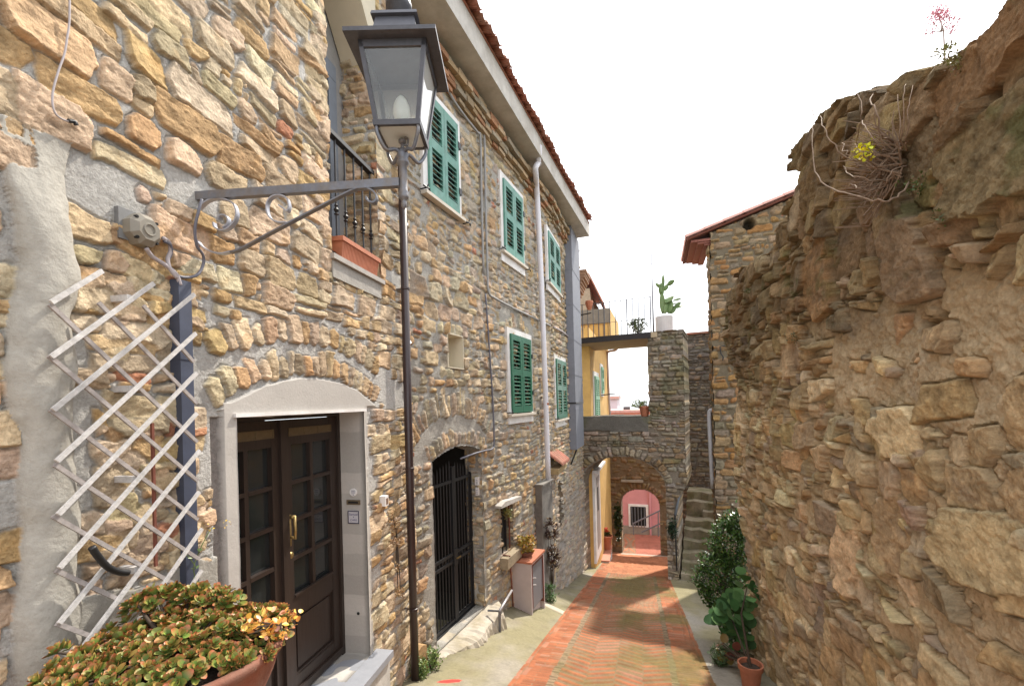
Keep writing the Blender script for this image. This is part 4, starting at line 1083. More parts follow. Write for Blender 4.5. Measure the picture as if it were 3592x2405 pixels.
# roof: brim, pyramid, collar, cap, finial
b = MB(); hr = 0.197
def sq(h, z): return [LP(-h, h, z), LP(h, h, z), LP(h, -h, z), LP(-h, -h, z)]
b.hexa(sq(hr, zt - 0.002) + sq(hr, zt + 0.016)); b.hexa(sq(hr * 0.97, zt + 0.0165) + sq(0.098, zt + 0.085))
b.build('lantern_roof', LANT, lamp)
b = MB(); b.hexa(sq(0.098, zt + 0.0855) + sq(0.086, zt + 0.150)); b.hexa(sq(0.104, zt + 0.1505) + sq(0.100, zt + 0.166)); b.build('roof_collar', mat('slate_grey_paint', (.10, .105, .13), .45, namt=.2, bump=.05), lamp)
b = MB(); b.lathe((LC[0], LC[1], zt + 0.166), [(0.036, 0), (0.036, 0.03), (0.050, 0.034), (0.052, 0.08), (0.060, 0.085), (0.060, 0.11), (0.045, 0.14), (0.02, 0.17), (0.014, 0.19), (0.02, 0.205), (0.002, 0.225)], 18); b.build('finial', LANT, lamp, smooth=True)
# four curved arms under the lantern
for i in range(4):
    sx, sy = ((-1, 1), (1, 1), (1, -1), (-1, -1))[i]
    zc = lz(535)
    pts = [LP(sx * hb * 0.92, sy * hb * 0.92, zb + 0.004), LP(sx * hb * 0.90, sy * hb * 0.90, zb - 0.03), LP(sx * hb * 0.62, sy * hb * 0.62, zb - 0.085), LP(sx * 0.030, sy * 0.030, zc - 0.0), LP(sx * 0.010, sy * 0.010, zc - 0.004)]
    b = MB(); b.tube(catmull(pts, 6), 0.0085, 8); b.build('support_arm', GREYM, lamp, smooth=True)
b = MB(); b.tube([LP(0, 0, lz(530)), LP(0, 0, zb - 0.02)], 0.008, 8); b.tube(catmull([LP(0.0, 0.0, zb - 0.03), LP(0.022, 0.0, zb - 0.035), LP(0.026, 0, zb - 0.01), LP(0.012, 0, zb + 0.002)], 5), 0.005, 6); b.lathe(LP(0, 0, zb - 0.03), [(0.008, 0), (0.018, 0.008), (0.018, 0.018), (0.008, 0.026)], 10)
b.build('centre_rod', GREYM, lamp, smooth=True)
b = MB(); b.lathe(LP(0, 0, zb + 0.012), [(0.036, 0), (0.038, 0.03), (0.030, 0.048), (0.02, 0.056)], 16); b.build('lamp_holder', mat('dark_teal_holder', (.06, .09, .10), .5, namt=.1, bump=0), lamp, smooth=True)
b = MB(); b.lathe(LP(0, 0, zb + 0.06), [(0.014, 0), (0.030, 0.02), (0.039, 0.05), (0.036, 0.085), (0.025, 0.115), (0.010, 0.132), (0.001, 0.136)], 18); b.build('bulb', BULB, lamp, smooth=True)

# ================================================================== BROWN DOWNPIPE at the house corner
px_ = FA.pt(-0.25, 0.075, 0); zb_ = float(ground_z(px_[0], px_[1])) - 0.02
pz = 4.0
dp = thing('drainpipe', 'dark brown round drainpipe running down between the two stone houses', 'drainpipe', (px_[0], px_[1], zb_))
b = MB(); b.tube([(px_[0], px_[1], zb_), (px_[0] - 0.004, px_[1], -1.0), (px_[0], px_[1], pz)], 0.037, 18); b.build('pipe', BROWNP, dp, smooth=True)
for z in (at(1400, 1000, 4.0)[2], -0.6, -1.9):
    b = MB(); b.lathe((px_[0], px_[1], z), [(0.037, 0), (0.042, 0.003), (0.042, 0.022), (0.037, 0.025)], 18); p0 = np.array([px_[0], px_[1], z + 0.012])
    b.tube([p0 - FA.n * 0.03, p0 - FA.n * 0.12], 0.006, 6); b.build('pipe_clip', BROWNP, dp)

# ================================================================== JUNCTION BOX, CABLES, CONDUIT
js, jz = FA.hit(512, 808, 0.05)
jb = thing('junction_box', 'octagonal grey plastic junction box on the stone wall with looping cables', 'junction box', FA.pt(js, 0, jz - 0.08))
def octo(r0, r1, n0, n1):
    b = MB(FA); p = []
    for r, n in ((r0, n0), (r1, n1)):
        for k in range(8):
            a = math.pi / 8 + k * math.pi / 4; p.append((js + r * math.cos(a), n, jz + r * math.sin(a)))
    b.add(p, [tuple(range(8)), tuple(range(15, 7, -1))] + [(i, i + 8, (i + 1) % 8 + 8, (i + 1) % 8) for i in range(8)]); return b
b = MB(FA); b.box((js - 0.075, -0.01, jz - 0.05), (js + 0.02, 0.012, jz + 0.072)); b.build('back_plate', mat('dull_zinc', (.16, .16, .16), .6, namt=.2, bump=.1), jb)
o = octo(0.066, 0.066, 0.0, 0.048); o.build('body', BOXP, jb)
octo(0.066, 0.044, 0.0485, 0.070).build('lid', BOXP, jb)
b = MB(FA); pts = [(js + 0.022 * math.cos(a), 0.071, jz + 0.022 * math.sin(a)) for a in np.linspace(0, 2 * math.pi, 20)]; b.tube(pts, 0.0035, 6); b.build('lid_ring', BOXP, jb)
b = MB(FA)
for k in (1, 3, 5, 7):
    b = MB(FA); b.tube([(js + 0.057 * math.cos(k * math.pi / 4), 0.045, jz + 0.057 * math.sin(k * math.pi / 4)), (js + 0.057 * math.cos(k * math.pi / 4), 0.060, jz + 0.057 * math.sin(k * math.pi / 4))], 0.006, 6); b.build('lid_screw', DARK, jb)
def track(px, n, k=7):
    out = []
    for p in px:
        nn = p[2] if len(p) > 2 else n
        s, z = FA.hit(p[0], p[1], nn); out.append(FA.pt(s, nn, z))
    return catmull(out, k)
CT = FA.hit(632, 985, 0.04)
b = MB(); b.tube(track([(512, 870, .04), (535, 900, .03), (580, 930, .03), (618, 962, .04), (632, 1000, .04)], .03), 0.0085, 8); b.build('cable', CABLE, jb, smooth=True)
b = MB(); b.tube(track([(575, 845, .05), (598, 860, .04), (600, 890, .03), (590, 915, .03), (600, 950, .03), (640, 972, .03), (690, 965, .03), (712, 930, .03), (712, 895, .04), (690, 860, .06), (684, 800, .08), (698, 735, .10), (708, 700, .10)], .03), 0.0065, 8); b.build('cable', CABLEB, jb, smooth=True)
b = MB(); b.tube(track([(572, 835, .05), (592, 850, .04), (598, 880, .03), (588, 910, .03), (598, 945, .035), (622, 975, .04)], .03), 0.0085, 8); b.build('cable', CABLE, jb, smooth=True)
tr_t, tr_b = FA.hit(632, 985, 0.02), FA.hit(632, 2050, 0.02)
cd = thing('cable_conduit', 'square blue grey cable conduit rising up the stone wall behind the trellis', 'conduit', FA.pt(tr_t[0], 0, -1.6))
b = MB(FA); b.box((tr_t[0] - 0.031, -0.01, -1.6), (tr_t[0] + 0.031, 0.045, tr_t[1])); b.build('channel', BLUEC, cd)
b = MB(FA); b.box((tr_t[0] - 0.034, -0.01, tr_t[1] - 0.35), (tr_t[0] + 0.034, 0.048, tr_t[1] - 0.335)); b.build('clip', BLUEC, cd)
# thin cable in the upper left, and a short insulator stub
uc = thing('telephone_cable', 'thin pale cable hooked down the upper left of the stone wall', 'cable', FA.pt(FA.hit(240, 300)[0], 0, FA.hit(240, 420)[1]))
b = MB(); b.tube(track([(245, -40), (243, 80), (236, 130), (226, 190), (205, 250), (186, 320), (185, 370), (200, 405), (235, 425), (258, 428)], .028), 0.0035, 6); b.build('wire', CABLE, uc, smooth=True)
b = MB(); b.tube(track([(240, 424), (262, 428), (268, 440)], .03), 0.007, 8); b.build('hook', BLACKR, uc, smooth=True)

# ================================================================== WOODEN TRELLIS
tl = thing('trellis', 'weathered grey wooden lattice trellis fixed on the wall beside the door', 'trellis', FA.pt(FA.hit(440, 1500)[0], 0.06, -1.0))
ks0, kz0 = FA.hit(184, 1060, 0.1); _, kz1 = FA.hit(188, 1623, 0.1)
ks1, kzr = FA.hit(689, 1170, 0.1)
pit_ = (kz0 - kz1) / 3; rise = kzr - kz1
def slat(s0, z0, s1, z1, n):
    b = MB(FA); d = np.array([s1 - s0, z1 - z0]); ln = np.hypot(*d); d /= ln; p = np.array([-d[1], d[0]]) * (0.0074 if n > .085 else 0.007)
    e0 = rnd.uniform(-.006, .012); e1 = rnd.uniform(-.006, .012)
    s0 -= d[0] * e0; z0 -= d[1] * e0; s1 += d[0] * e1; z1 += d[1] * e1
    b.prism([(s0 - p[0], z0 - p[1]), (s1 - p[0], z1 - p[1]), (s1 + p[0], z1 + p[1]), (s0 + p[0], z0 + p[1])], n, n + 0.009)
    b.build('slat', WOODG if n > .085 else mat('grey_brown_wood', (.33, .295, .28), .9, nscale=35, namt=.3, bump=.35, bscale=60), tl)
Wt = ks1 - ks0
ztop = kz0 + 0.06
for k in range(0, 12):
    z0 = kz0 - pit_ * k; s0, s1, z1 = ks0, ks1, z0 + rise
    cut = kz0 + [0.075, 0.17, 0.9, 0.9][min(k, 3)]
    if k == 0: s1 = ks0 + Wt * 0.30; z1 = z0 + rise * 0.30
    if k == 1: s1 = ks0 + Wt * 0.66; z1 = z0 + rise * 0.66
    slat(s0, z0, s1, z1, 0.090)
for k in range(-3, 10):
    z0 = kz0 - pit_ * (k + 0.02); s0, s1, z1 = ks0, ks1, z0 - rise
    if k < 0:
        a = (-k) * 0.30 - 0.02; s0 = ks0 + Wt * a; z0 = z0 - rise * a
        if k == -3: continue
    slat(s0, z0, s1, z1, 0.080)
b = MB(FA); s, z = FA.hit(545, 1500, 0.09); b.box((s - 0.005, 0.070, z - 0.55), (s + 0.005, 0.0795, z + 0.02)); b.build('rusty_rod', RUST, tl)
for k in (1, 3, 5, 7):
    b = MB(FA); b.box((ks0 + Wt * 0.5 - 0.012, -0.02, kz0 - pit_ * k + rise * 0.5 - 0.012), (ks0 + Wt * 0.5 + 0.012, 0.0798, kz0 - pit_ * k + rise * 0.5 + 0.012)); b.build('spacer', WOODG, tl)
hs = thing('hose', 'short bent piece of black hose hanging on the trellis', 'hose', FA.pt(FA.hit(385, 1960)[0], 0.10, FA.hit(385, 2010)[1]))
b = MB(); b.tube(track([(322, 1918), (340, 1945), (375, 1985), (415, 2004), (450, 2008)], .113), 0.0115, 10); b.build('tube', BLACKR, hs, smooth=True)
# ================================================================== LONG HOUSE DETAILS
def leaf_shutter(fr, s0, s1, z0, z1, n, m, parent, gaps=()):
    st = (s1 - s0) * 0.17; zm = z0 + (z1 - z0) * 0.52
    b = MB(fr)
    b.box((s0, n - 0.02, z0), (s0 + st, n + 0.02, z1)); b.box((s1 - st, n - 0.02, z0), (s1, n + 0.02, z1))
    for a, c in ((z0, z0 + 0.10), (zm - 0.05, zm + 0.05), (z1 - 0.09, z1)): b.box((s0 + st, n - 0.02, a), (s1 - st, n + 0.02, c))
    for a, c in ((z0 + 0.10, zm - 0.05), (zm + 0.05, z1 - 0.09)):
        k = max(4, int(round((c - a) / 0.058)))
        for i in range(k):
            z = a + (c - a) * (i + 0.5) / k; h = (c - a) / k * 0.36
            b.hexa([(s0 + st, n - 0.018, z + h * 0.25), (s1 - st, n - 0.018, z + h * 0.25), (s1 - st, n + 0.018, z - h * 0.8), (s0 + st, n + 0.018, z - h * 0.8),
                    (s0 + st, n - 0.018, z + h * 0.25 + 0.007), (s1 - st, n - 0.018, z + h * 0.25 + 0.007), (s1 - st, n + 0.018, z - h * 0.8 + 0.007), (s0 + st, n + 0.018, z - h * 0.8 + 0.007)])
    return b.build('shutter', m, parent)
def catch(fr, s, z, parent, sg):
    b = MB(fr)
    b.tube([(s, -0.01, z), (s, 0.07, z)], 0.008, 6); b.tube([(s - 0.05, 0.06, z + 0.004), (s, 0.07, z), (s + 0.045, 0.065, z + 0.012), (s + 0.07, 0.06, z - 0.012)], 0.009, 6)
    b.tube([(s, 0.07, z), (s + 0.02, 0.075, z + 0.04)], 0.008, 6)
    b.build('shutter_catch', IRON, parent)
def window(key, m, apron, fw=0.085):
    fr, s0, s1, z0, z1 = WIN[key]
    zs = z0 + apron
    b = MB(fr)
    b.box((s0, -0.02, z1 - fw), (s1, 0.028, z1)); b.box((s0, -0.02, zs), (s0 + fw, 0.028, z1 - fw)); b.box((s1 - fw, -0.02, zs), (s1, 0.028, z1 - fw))
    wn = b.build('window', WHITEP, house_b)
    b = MB(fr); b.box((s0 + fw, -0.01, zs), (s1 - fw, 0.002, z1 - fw)); b.build('window_opening', DARK, wn)
    sm = (s0 + s1) / 2
    leaf_shutter(fr, s0 + fw + 0.004, sm - 0.003, zs + 0.015, z1 - fw - 0.004, 0.035, m, wn); leaf_shutter(fr, sm + 0.003, s1 - fw - 0.004, zs + 0.015, z1 - fw - 0.004, 0.035, m, wn)
    b = MB(fr); b.box((s0 - 0.01, 0.0, zs - 0.035), (s1 + 0.02, 0.075, zs)); b.build('sill', mat('sill_stone', (.56, .50, .42), .8, namt=.12, bump=.1), wn)
    if apron > 0.05:
        b = MB(fr); b.box((s0, -0.01, z0), (s1, 0.026, zs - 0.036)); b.build('sill_apron', WHITEP, wn)
    catch(fr, s0 + 0.0, zs + 0.02, wn, -1); catch(fr, s1 + 0.09, zs - 0.02, wn, 1)
    for z in (zs + (z1 - zs) * 0.25, zs + (z1 - zs) * 0.72): b = MB(fr); b.box((s1 - fw - 0.015, 0.03, z - 0.035), (s1 - fw + 0.05, 0.062, z + 0.035)); b.build('hinge', IRON, wn)
window('u1', GREENL, 0.04); window('u2', GREENL, 0.15); window('u3', GREENL, 0.15); window('l1', GREEND, 0.15); window('l2', GREEND, 0.15)

# ---- eave slab, cornice, tiles
def ex_(y): return -1.74 + 0.0985 * (y - 4.15)
ZE = 4.0
FE = Frame((ex_(1.0), 1.0), math.atan(0.0985)); LE = (11.12 - 1.0) / math.cos(math.atan(0.0985))
b = MB(FE); b.box((0, -1.4, ZE), (LE, 0, ZE + 0.30)); b.build('eave_slab', CONC, house_b)
b = MB(FE)
for i in range(int(LE / 0.185)):
    s = 0.09 + i * 0.185; jz = rnd.uniform(-.008, .008); jn = rnd.uniform(-.02, .025)
    for j in range(7):
        n0 = 0.085 + jn - j * 0.34; z0 = ZE + 0.306 + j * 0.105 + jz; L_ = 0.42; r0, r1 = 0.086, 0.072
        pts = []; K = 7
        for (nn, zz, r) in ((n0, z0, r0), (n0 - L_, z0 + L_ * 0.31, r1)):
            for k in range(K): a = math.pi * k / (K - 1); pts.append((s + r * math.cos(a), nn, zz + r * 0.85 * math.sin(a)))
        for (nn, zz, r) in ((n0, z0, r0 - 0.016), (n0 - L_, z0 + L_ * 0.31, r1 - 0.016)):
            for k in range(K): a = math.pi * k / (K - 1); pts.append((s + r * math.cos(a), nn, zz + r * 0.85 * math.sin(a)))
        F = []
        for k in range(K - 1):
            F.append((k, k + K, k + K + 1, k + 1)); F.append((2 * K + k, 2 * K + k + 1, 3 * K + k + 1, 3 * K + k)); F.append((k, k + 1, 2 * K + k + 1, 2 * K + k))
        b.add(pts, F)
        if j < 4:                                    # pan tile between
            sp_ = s + 0.0925; pp = []
            for (nn, zz) in ((n0 + 0.03, z0 - 0.0), (n0 - L_, z0 + L_ * 0.31)):
                for k in range(5): a = math.pi * (1 + k / 4); pp.append((sp_ + 0.075 * math.cos(a), nn, zz + 0.05 + 0.05 * math.sin(a)))
            b.add(pp, [(k, k + 1, k + 6, k + 5) for k in range(4)])
b.build('roof', TILE, house_b)
b = MB(FE); b.hexa([(0, 0.02, ZE + .302), (LE, .02, ZE + .302), (LE, -3.4, ZE + .302), (0, -3.4, ZE + .302), (0, 0.02, ZE + .308), (LE, .02, ZE + .308), (LE, -3.4, ZE + 1.34), (0, -3.4, ZE + 1.34)]); b.build('roof_deck', TILE, house_b)
b = MB(); rc = random.Random(3)
for fr, s0, s1 in ((FB, 0.4, SB), (FB2, 0.02, 2.35)):
    for row, (z, h, pr) in enumerate(((3.60, 0.05, 0.05), (3.66, 0.055, 0.10), (3.725, 0.05, 0.085), (3.785, 0.06, 0.15), (3.855, 0.05, 0.12))):
        s = s0
        while s < s1:
            L_ = rc.uniform(0.10, 0.26); p = pr + rc.uniform(-.02, .02); a = rc.uniform(-.006, .006)
            e = min(s + L_ - 0.008, s1)
            q = [fr.pt(s, -0.05, z + a), fr.pt(e, -0.05, z - a), fr.pt(e, p, z - a), fr.pt(s, p + rc.uniform(-.008, .008), z + a)]
            b.hexa(q + [x + Zv * (h + rc.uniform(-.006, .004)) for x in q]); s += L_
cvs = np.array(b.v); nb_ = len(cvs) // 8
rcol = np.random.RandomState(4); pc = np.array([(.36, .19, .11), (.38, .27, .16), (.34, .26, .17), (.32, .27, .20), (.42, .31, .20)])
cc = pc[rcol.randint(0, 5, nb_)] * rcol.uniform(.8, 1.15, (nb_, 1)); cc = np.repeat(cc, 8, 0)
mesh_obj('cornice', cvs, b.f, STONE, house_b, cols=cc)
# ---- ragged end of an older cornice past the duct
b = MB(FB2)
for i in range(9):
    z = 2.75 + i * 0.07; b.box((3.05, 0.0, z), (3.86, 0.04 + 0.035 * i + rc.uniform(-.015, .015), z + 0.062))
b.build('old_cornice', mat('old_brick', (.30, .17, .10), .9, nscale=9, namt=.35, bump=.3, bscale=20), house_b)
b = MB(FB2); b.lathe((3.7, 0.28, 2.45), [(0.05, 0), (0.09, 0.10), (0.11, 0.2), (0.10, 0.24)], 10); b.build('chimney_pot', TERRA, house_b)

# ---- white downpipe with its plastered foot
def pp(fr, px, py, n): s, z = fr.hit(px, py, n); return fr.pt(s, n, z)
b = MB(); b.tube(catmull([pp(FB, 1891, 510, .30), pp(FB, 1890, 545, .28), pp(FB, 1886, 572, .24), pp(FB, 1878, 590, .22), pp(FB, 1880, 620, .19), pp(FB, 1882, 660, .12), pp(FB, 1888, 760, .09), pp(FB, 1905, 1150, .09), pp(FB, 1924, 1700, .09)], 6), 0.047, 14)
wp = b.build('white_drainpipe', WHITEPIPE, house_b, smooth=True)
for py, m in ((575, WHITEPIPE), (1416, mat('rusty_band', (.35, .12, .06), .8, namt=.2, bump=.1))):
    c = pp(FB, 1888 if py < 700 else 1915, py, .22 if py < 700 else .09); b = MB(); b.lathe(c, [(0.050, -0.02), (0.054, -0.018), (0.054, 0.018), (0.050, 0.02)], 14); b.build('pipe_collar', m, wp)
s0 = FB.hit(1900, 1780, .12)[0]; s1 = FB.hit(1937, 1780, .12)[0]; zt_ = FB.hit(1915, 1694, .12)[1]
b = MB(FB); b.box((s0, -0.05, -4.0), (s1, 0.13, zt_)); b.box((s0 - 0.02, -0.02, zt_ + 0.001), (s1 + 0.02, 0.16, zt_ + 0.025)); b.build('pipe_boot', mat('grey_render', (.20, .185, .165), .95, nscale=8, namt=.3, bump=.5, bscale=25, col2=(.13, .12, .11), c2scale=3), house_b)
# ---- square grey flue
s0, s1 = FB2.hit(1985, 1100, 0)[0], FB2.hit(2037, 1100, .17)[0]; z0 = FB2.hit(2030, 1572, .17)[1]
b = MB(FB2); b.box((s0, 0.0, z0), (s1, 0.17, ZE - 0.001)); fl = b.build('flue', DUCTM, house_b)
for z in np.linspace(z0 + 0.9, 3.0, 5):
    b = MB(FB2); b.box((s0 - 0.006, 0.0, z), (s1 + 0.006, 0.176, z + 0.012)); b.build('flue_joint', DUCTM, fl)
zj = FB2.hit(2010, 1415, .32)[1]; b = MB(FB2); b.box((s0 - 0.012, 0.0, zj - .01), (s1 + 0.012, 0.183, zj + 0.022)); b.build('flue_strap', IRON, fl)
b = MB(FB2); b.tube([(s0 + 0.1, 0.01, z0 - 0.35), (s0 + 0.1, 0.15, z0 - 0.005)], 0.02, 6); b.build('flue_bracket', IRON, house_b)
# ---- cables over the facade
for off in (0, 1):
    o = off * 14
    pts = [pp(FB, 1560, 255 + o * 2.0, .03), pp(FB, 1600 - o, 330 + o, .03), pp(FB, 1650 - o, 402 + o, .03), pp(FB, 1688 - o, 450 + o, .03), pp(FB, 1699 - o, 490, .03), pp(FB, 1703 - o, 700, .03), pp(FB, 1710 - o, 960, .03)]
    if off == 0: pts += [pp(FB, 1714, 1025, .03), pp(FB, 1735, 1045, .03), pp(FB, 1800, 1080, .03), pp(FB, 1880, 1118, .03), pp(FB, 1930, 1142, .03)]
    b = MB(); b.tube(catmull(pts, 5), 0.016, 8); b.build('conduit', mat('grey_conduit', (.27, .265, .26), .6, namt=.15, bump=.05), house_b, smooth=True)
b = MB(); b.tube(catmull([pp(FB2, 1942, 1147, .03), pp(FB2, 1970, 1162, .03), pp(FB2, 2000, 1185, .03)], 5), 0.02, 8); b.build('conduit', CABLE, house_b, smooth=True)
b = MB(); b.tube(catmull([pp(FB, 1703, 1030, .02), pp(FB, 1715, 1200, .02), pp(FB, 1728, 1400, .02), pp(FB, 1733, 1540, .02), pp(FB, 1728, 1572, .02), pp(FB, 1700, 1580, .02), pp(FB, 1665, 1590, .0), pp(FB, 1615, 1608, -.05)], 5), 0.012, 8); b.build('cable', CABLEB, house_b, smooth=True)
# ---- blind niche, barred window, gate
b = MB(FB); g = 0.012
b.box((VS0, -0.20, VZ0), (VS1, -0.19, VZ1)); b.box((VS0, -0.19, VZ0), (VS0 + g, 0.004, VZ1)); b.box((VS1 - g, -0.19, VZ0), (VS1, 0.004, VZ1)); b.box((VS0 + g, -0.19, VZ1 - g), (VS1 - g, 0.004, VZ1)); b.box((VS0 + g, -0.19, VZ0), (VS1 - g, 0.012, VZ0 + g))
b.build('niche', CREAM, house_b)
b = MB(FB); b.box((BS0 - 0.05, -0.16, BZ0 - 0.05), (BS1 + 0.05, -0.12, BZ1 + 0.05)); bw_ = b.build('barred_window', DARK, house_b)
for i in range(3):
    s = BS0 + (BS1 - BS0) * (i + 0.6) / 3.2; b = MB(FB); b.tube([(s, -0.03, BZ0 - .02), (s, -0.03, BZ1 + .03)], 0.011, 6); b.build('bar', RUST if i == 2 else IRON, bw_)
l0 = FB.hit(1752, 1772, .05); l1 = FB.hit(1812, 1742, .05)
b = MB(FB); b.prism([(l0[0] - .04, l0[1] - .03), (l1[0] + .08, l1[1] - .05), (l1[0] + .08, l1[1] + .0), (l0[0] + .1, l0[1] + .035), (l0[0] - .04, l0[1] + .0)], -0.1, 0.10); b.build('lintel_slab', CONC, bw_)
b = MB(FB); b.prism([(BS0 - .1, BZ0 - .16), (BS1 + .12, BZ0 - .14), (BS1 + .1, BZ0 - .01), (BS0 - .08, BZ0 - .015)], -0.2, 0.12); b.build('sill_stone', mat('ochre_sill', (.30, .24, .16), .95, nscale=14, namt=.35, bump=.8, bscale=25), bw_)
gn = -0.17
g0 = FB.hit(1515, 1900, gn)[0] - 0.1; g1 = FB.hit(1650, 1900, gn)[0] + 0.02
gb0 = GZB + 0.02; gzt = FB.hit(1580, 1683, gn)[1]; gm = FB.hit(1592, 1900, gn)[0]
zm1 = FB.hit(1592, 1938, gn)[1]; zm0 = FB.hit(1592, 1965, gn)[1]
b = MB(FB)
for s in (g0, gm - 0.02, gm + 0.02, g1): b.box((s - 0.018, gn - 0.015, gb0), (s + 0.018, gn + 0.02, gzt + (0.16 if abs(s - gm) < 0.05 else 0.03)))
for z in (gzt - 0.015, zm1, zm0, gb0 + 0.02): b.box((g0, gn - 0.012, z - 0.017), (g1, gn + 0.014, z + 0.017))
b.box((gm - 0.045, gn - 0.02, zm0 - 0.05), (gm + 0.045, gn + 0.03, zm1 + 0.05)); b.box((g0 - 0.02, gn - 0.02, GZB - 0.03), (g1 + 0.03, gn + 0.03, GZB + 0.012))
gate = b.build('gate', IRON, house_b)
for i in range(15):
    s = g0 + (g1 - g0) * (i + 0.5) / 15
    if abs(s - gm) < 0.035: continue
    b = MB(FB); up_ = 0.06 + 0.13 * (1 - abs((s - g0) / (g1 - g0) * 2 - 1)); b.tube([(s, gn, gb0), (s, gn, gzt + up_), (s, gn, gzt + up_ + 0.05)], [0.0075, 0.0075, 0.001], 6); b.build('bar', IRON, gate)
for i in range(7):
    s = g0 + (g1 - g0) * (i + 0.5) / 7; zc = (zm0 + zm1) / 2; r = (zm1 - zm0) / 2 - 0.012
    b = MB(FB); b.tube([(s + r * math.cos(a), gn, zc + r * math.sin(a)) for a in np.linspace(0.4, 2 * math.pi, 14)], 0.005, 5); b.build('ring', IRON, gate)
b = MB(FB); b.box((gm + 0.0, gn + 0.03, zm0 + 0.02), (gm + 0.09, gn + 0.045, zm0 + 0.035)); b.build('gate_latch', BRASS, gate)
b = MB(FB); b.box((GS0 - 0.3, -1.3, GZB - 0.2), (GS1 + 0.3, -1.2, gZt + 0.3)); b.box((GS0 - 0.32, -1.2, GZB - 0.2), (GS0 - 0.3, -0.25, gZt + .3)); b.box((GS1 + 0.3, -1.2, GZB - 0.2), (GS1 + 0.32, -0.25, gZt + .3)); b.box((GS0 - .3, -1.2, gZt + .28), (GS1 + .3, -.25, gZt + .3)); b.box((GS0 - .3, -1.2, GZB - .2), (GS1 + .3, -.25, GZB - .04)); b.build('cellar_wall', mat('cellar', (.03, .027, .024), .95, namt=.3, bump=.3), house_b)
for py, w_ in ((1686, .05), (1722, .04)):
    s, z = FJ2.hit(1698, py); s = 0.06
    b = MB(FJ2); b.box((s - w_ / 2, 0.0, z - 0.05), (s + w_ / 2, 0.05, z + 0.05)); pl_ = b.build('number_plate', WHITEP, house_b)
    b = MB(FJ2)
    for k in range(3): b.box((s - 0.012, 0.0502, z - 0.03 + k * 0.022), (s + 0.010, 0.051, z - 0.024 + k * 0.022))
    b.build('plate_print', INK, pl_)
# ---- stepped threshold slab
th = []
b = MB(FB); a0, a1 = GS0 - 0.12, GS1 + 0.30
K = 40; b2 = []
rows = []
for i in range(K):
    t_ = i / (K - 1); s = a0 + (a1 - a0) * t_; e = .07 + .19 * min(1, t_ * 3.2) * min(1, (1 - t_) * 5) + .02 * math.sin(s * 9) + rnd.uniform(-.012, .012)
    dz = rnd.uniform(-.008, .008); zt = GZB - .006 - .02 * t_
    rows.append([(s, -.02, zt), (s, e * .55, zt - .004 + dz), (s, e * .9, zt - .025 + dz), (s, e + rnd.uniform(-.01, .01), zt - .075 + dz), (s, e + .02 + rnd.uniform(-.015, .015), zt - .18), (s, e + .035 + rnd.uniform(-.015, .015), zt - .32), (s, e + .04, zt - .75)])
M_ = len(rows[0]); b.add([p for r_ in rows for p in r_], [(i * M_ + k, (i + 1) * M_ + k, (i + 1) * M_ + k + 1, i * M_ + k + 1) for i in range(K - 1) for k in range(M_ - 1)] + [tuple(range(M_)), tuple((K - 1) * M_ + k for k in range(M_ - 1, -1, -1))])
b.box((GS0 + .002, -0.22, GZB - .3), (GS1 - .002, -0.021, GZB - .004)); b.build('threshold', mat('pale_concrete', (.47, .42, .35), .9, nscale=9, namt=.22, bump=.4, bscale=30, col2=(.34, .29, .20), c2scale=4), house_b)
# ---- tiled canopy and niche further on
c0, zc0 = FB2.hit(1950, 1640, .1); c1, _ = FB2.hit(1976, 1640, .1)
b = MB(FB2)
for i in range(5):
    s = c0 + (c1 - c0) * (i + 0.5) / 5; r = (c1 - c0) / 10
    for nn in (0.0, 0.10):
        pts = []
        for n_, z_ in ((nn + .13, zc0 + .20 - nn * .7 - .09), (nn - .03, zc0 + .22 - nn * .7 + .02)):
            for q_ in range(6): a = math.pi * q_ / 5; pts.append((s + r * math.cos(a), n_, z_ + r * .9 * math.sin(a)))
        b.add(pts, [(q_, q_ + 1, q_ + 7, q_ + 6) for q_ in range(5)] + [tuple(range(6)), tuple(range(11, 5, -1))])
b.build('tile_canopy', TILE, house_b)
b = MB(FB2); b.prism([(c0 - .05, zc0 - .12), (c1 + .05, zc0 - .08), (c1 + .05, zc0 + .02), (c0 - .05, zc0 - .02)], -.1, .16); b.build('canopy_slab', mat('ochre_stone', (.34, .25, .13), .9, namt=.3, bump=.4), house_b)
b = MB(FB2); b.box((NS0 - .05, -.3, NZ0 - .05), (NS1 + .05, -.28, NZ1 + .05)); b.build('niche_back', DARK, house_b)

# ================================================================== METER CABINET
cn0 = 0.30
sA_, zT_ = FB.hit(1862, 1978, cn0); zB_ = FB.hit(1866, 2132, cn0)[1]; sB_ = FB.hit(1909, 2000, cn0)[0]
cab = thing('meter_cabinet', 'low white rendered meter cabinet with grey metal door and terracotta top', 'cabinet', FB.pt(sA_ + .2, .15, zB_))
b = MB(FB); t = 0.035
b.box((sA_, -0.1, zB_ - .15), (sA_ + t, cn0, zT_)); b.box((sB_ - t, -0.1, zB_ - .35), (sB_, cn0, zT_)); b.box((sA_ + t, -0.1, zT_ - .03), (sB_ - t, cn0, zT_)); b.box((sA_ + t, -.1, zB_ - .3), (sB_ - t, cn0 - .06, zT_ - .03))
b.build('body', CABW, cab)
b = MB(FB); b.box((sA_ - .015, -0.1, zT_ + .001), (sB_ + .01, cn0 + .02, zT_ + .03)); b.build('top', TERRA, cab)
b = MB(FB)
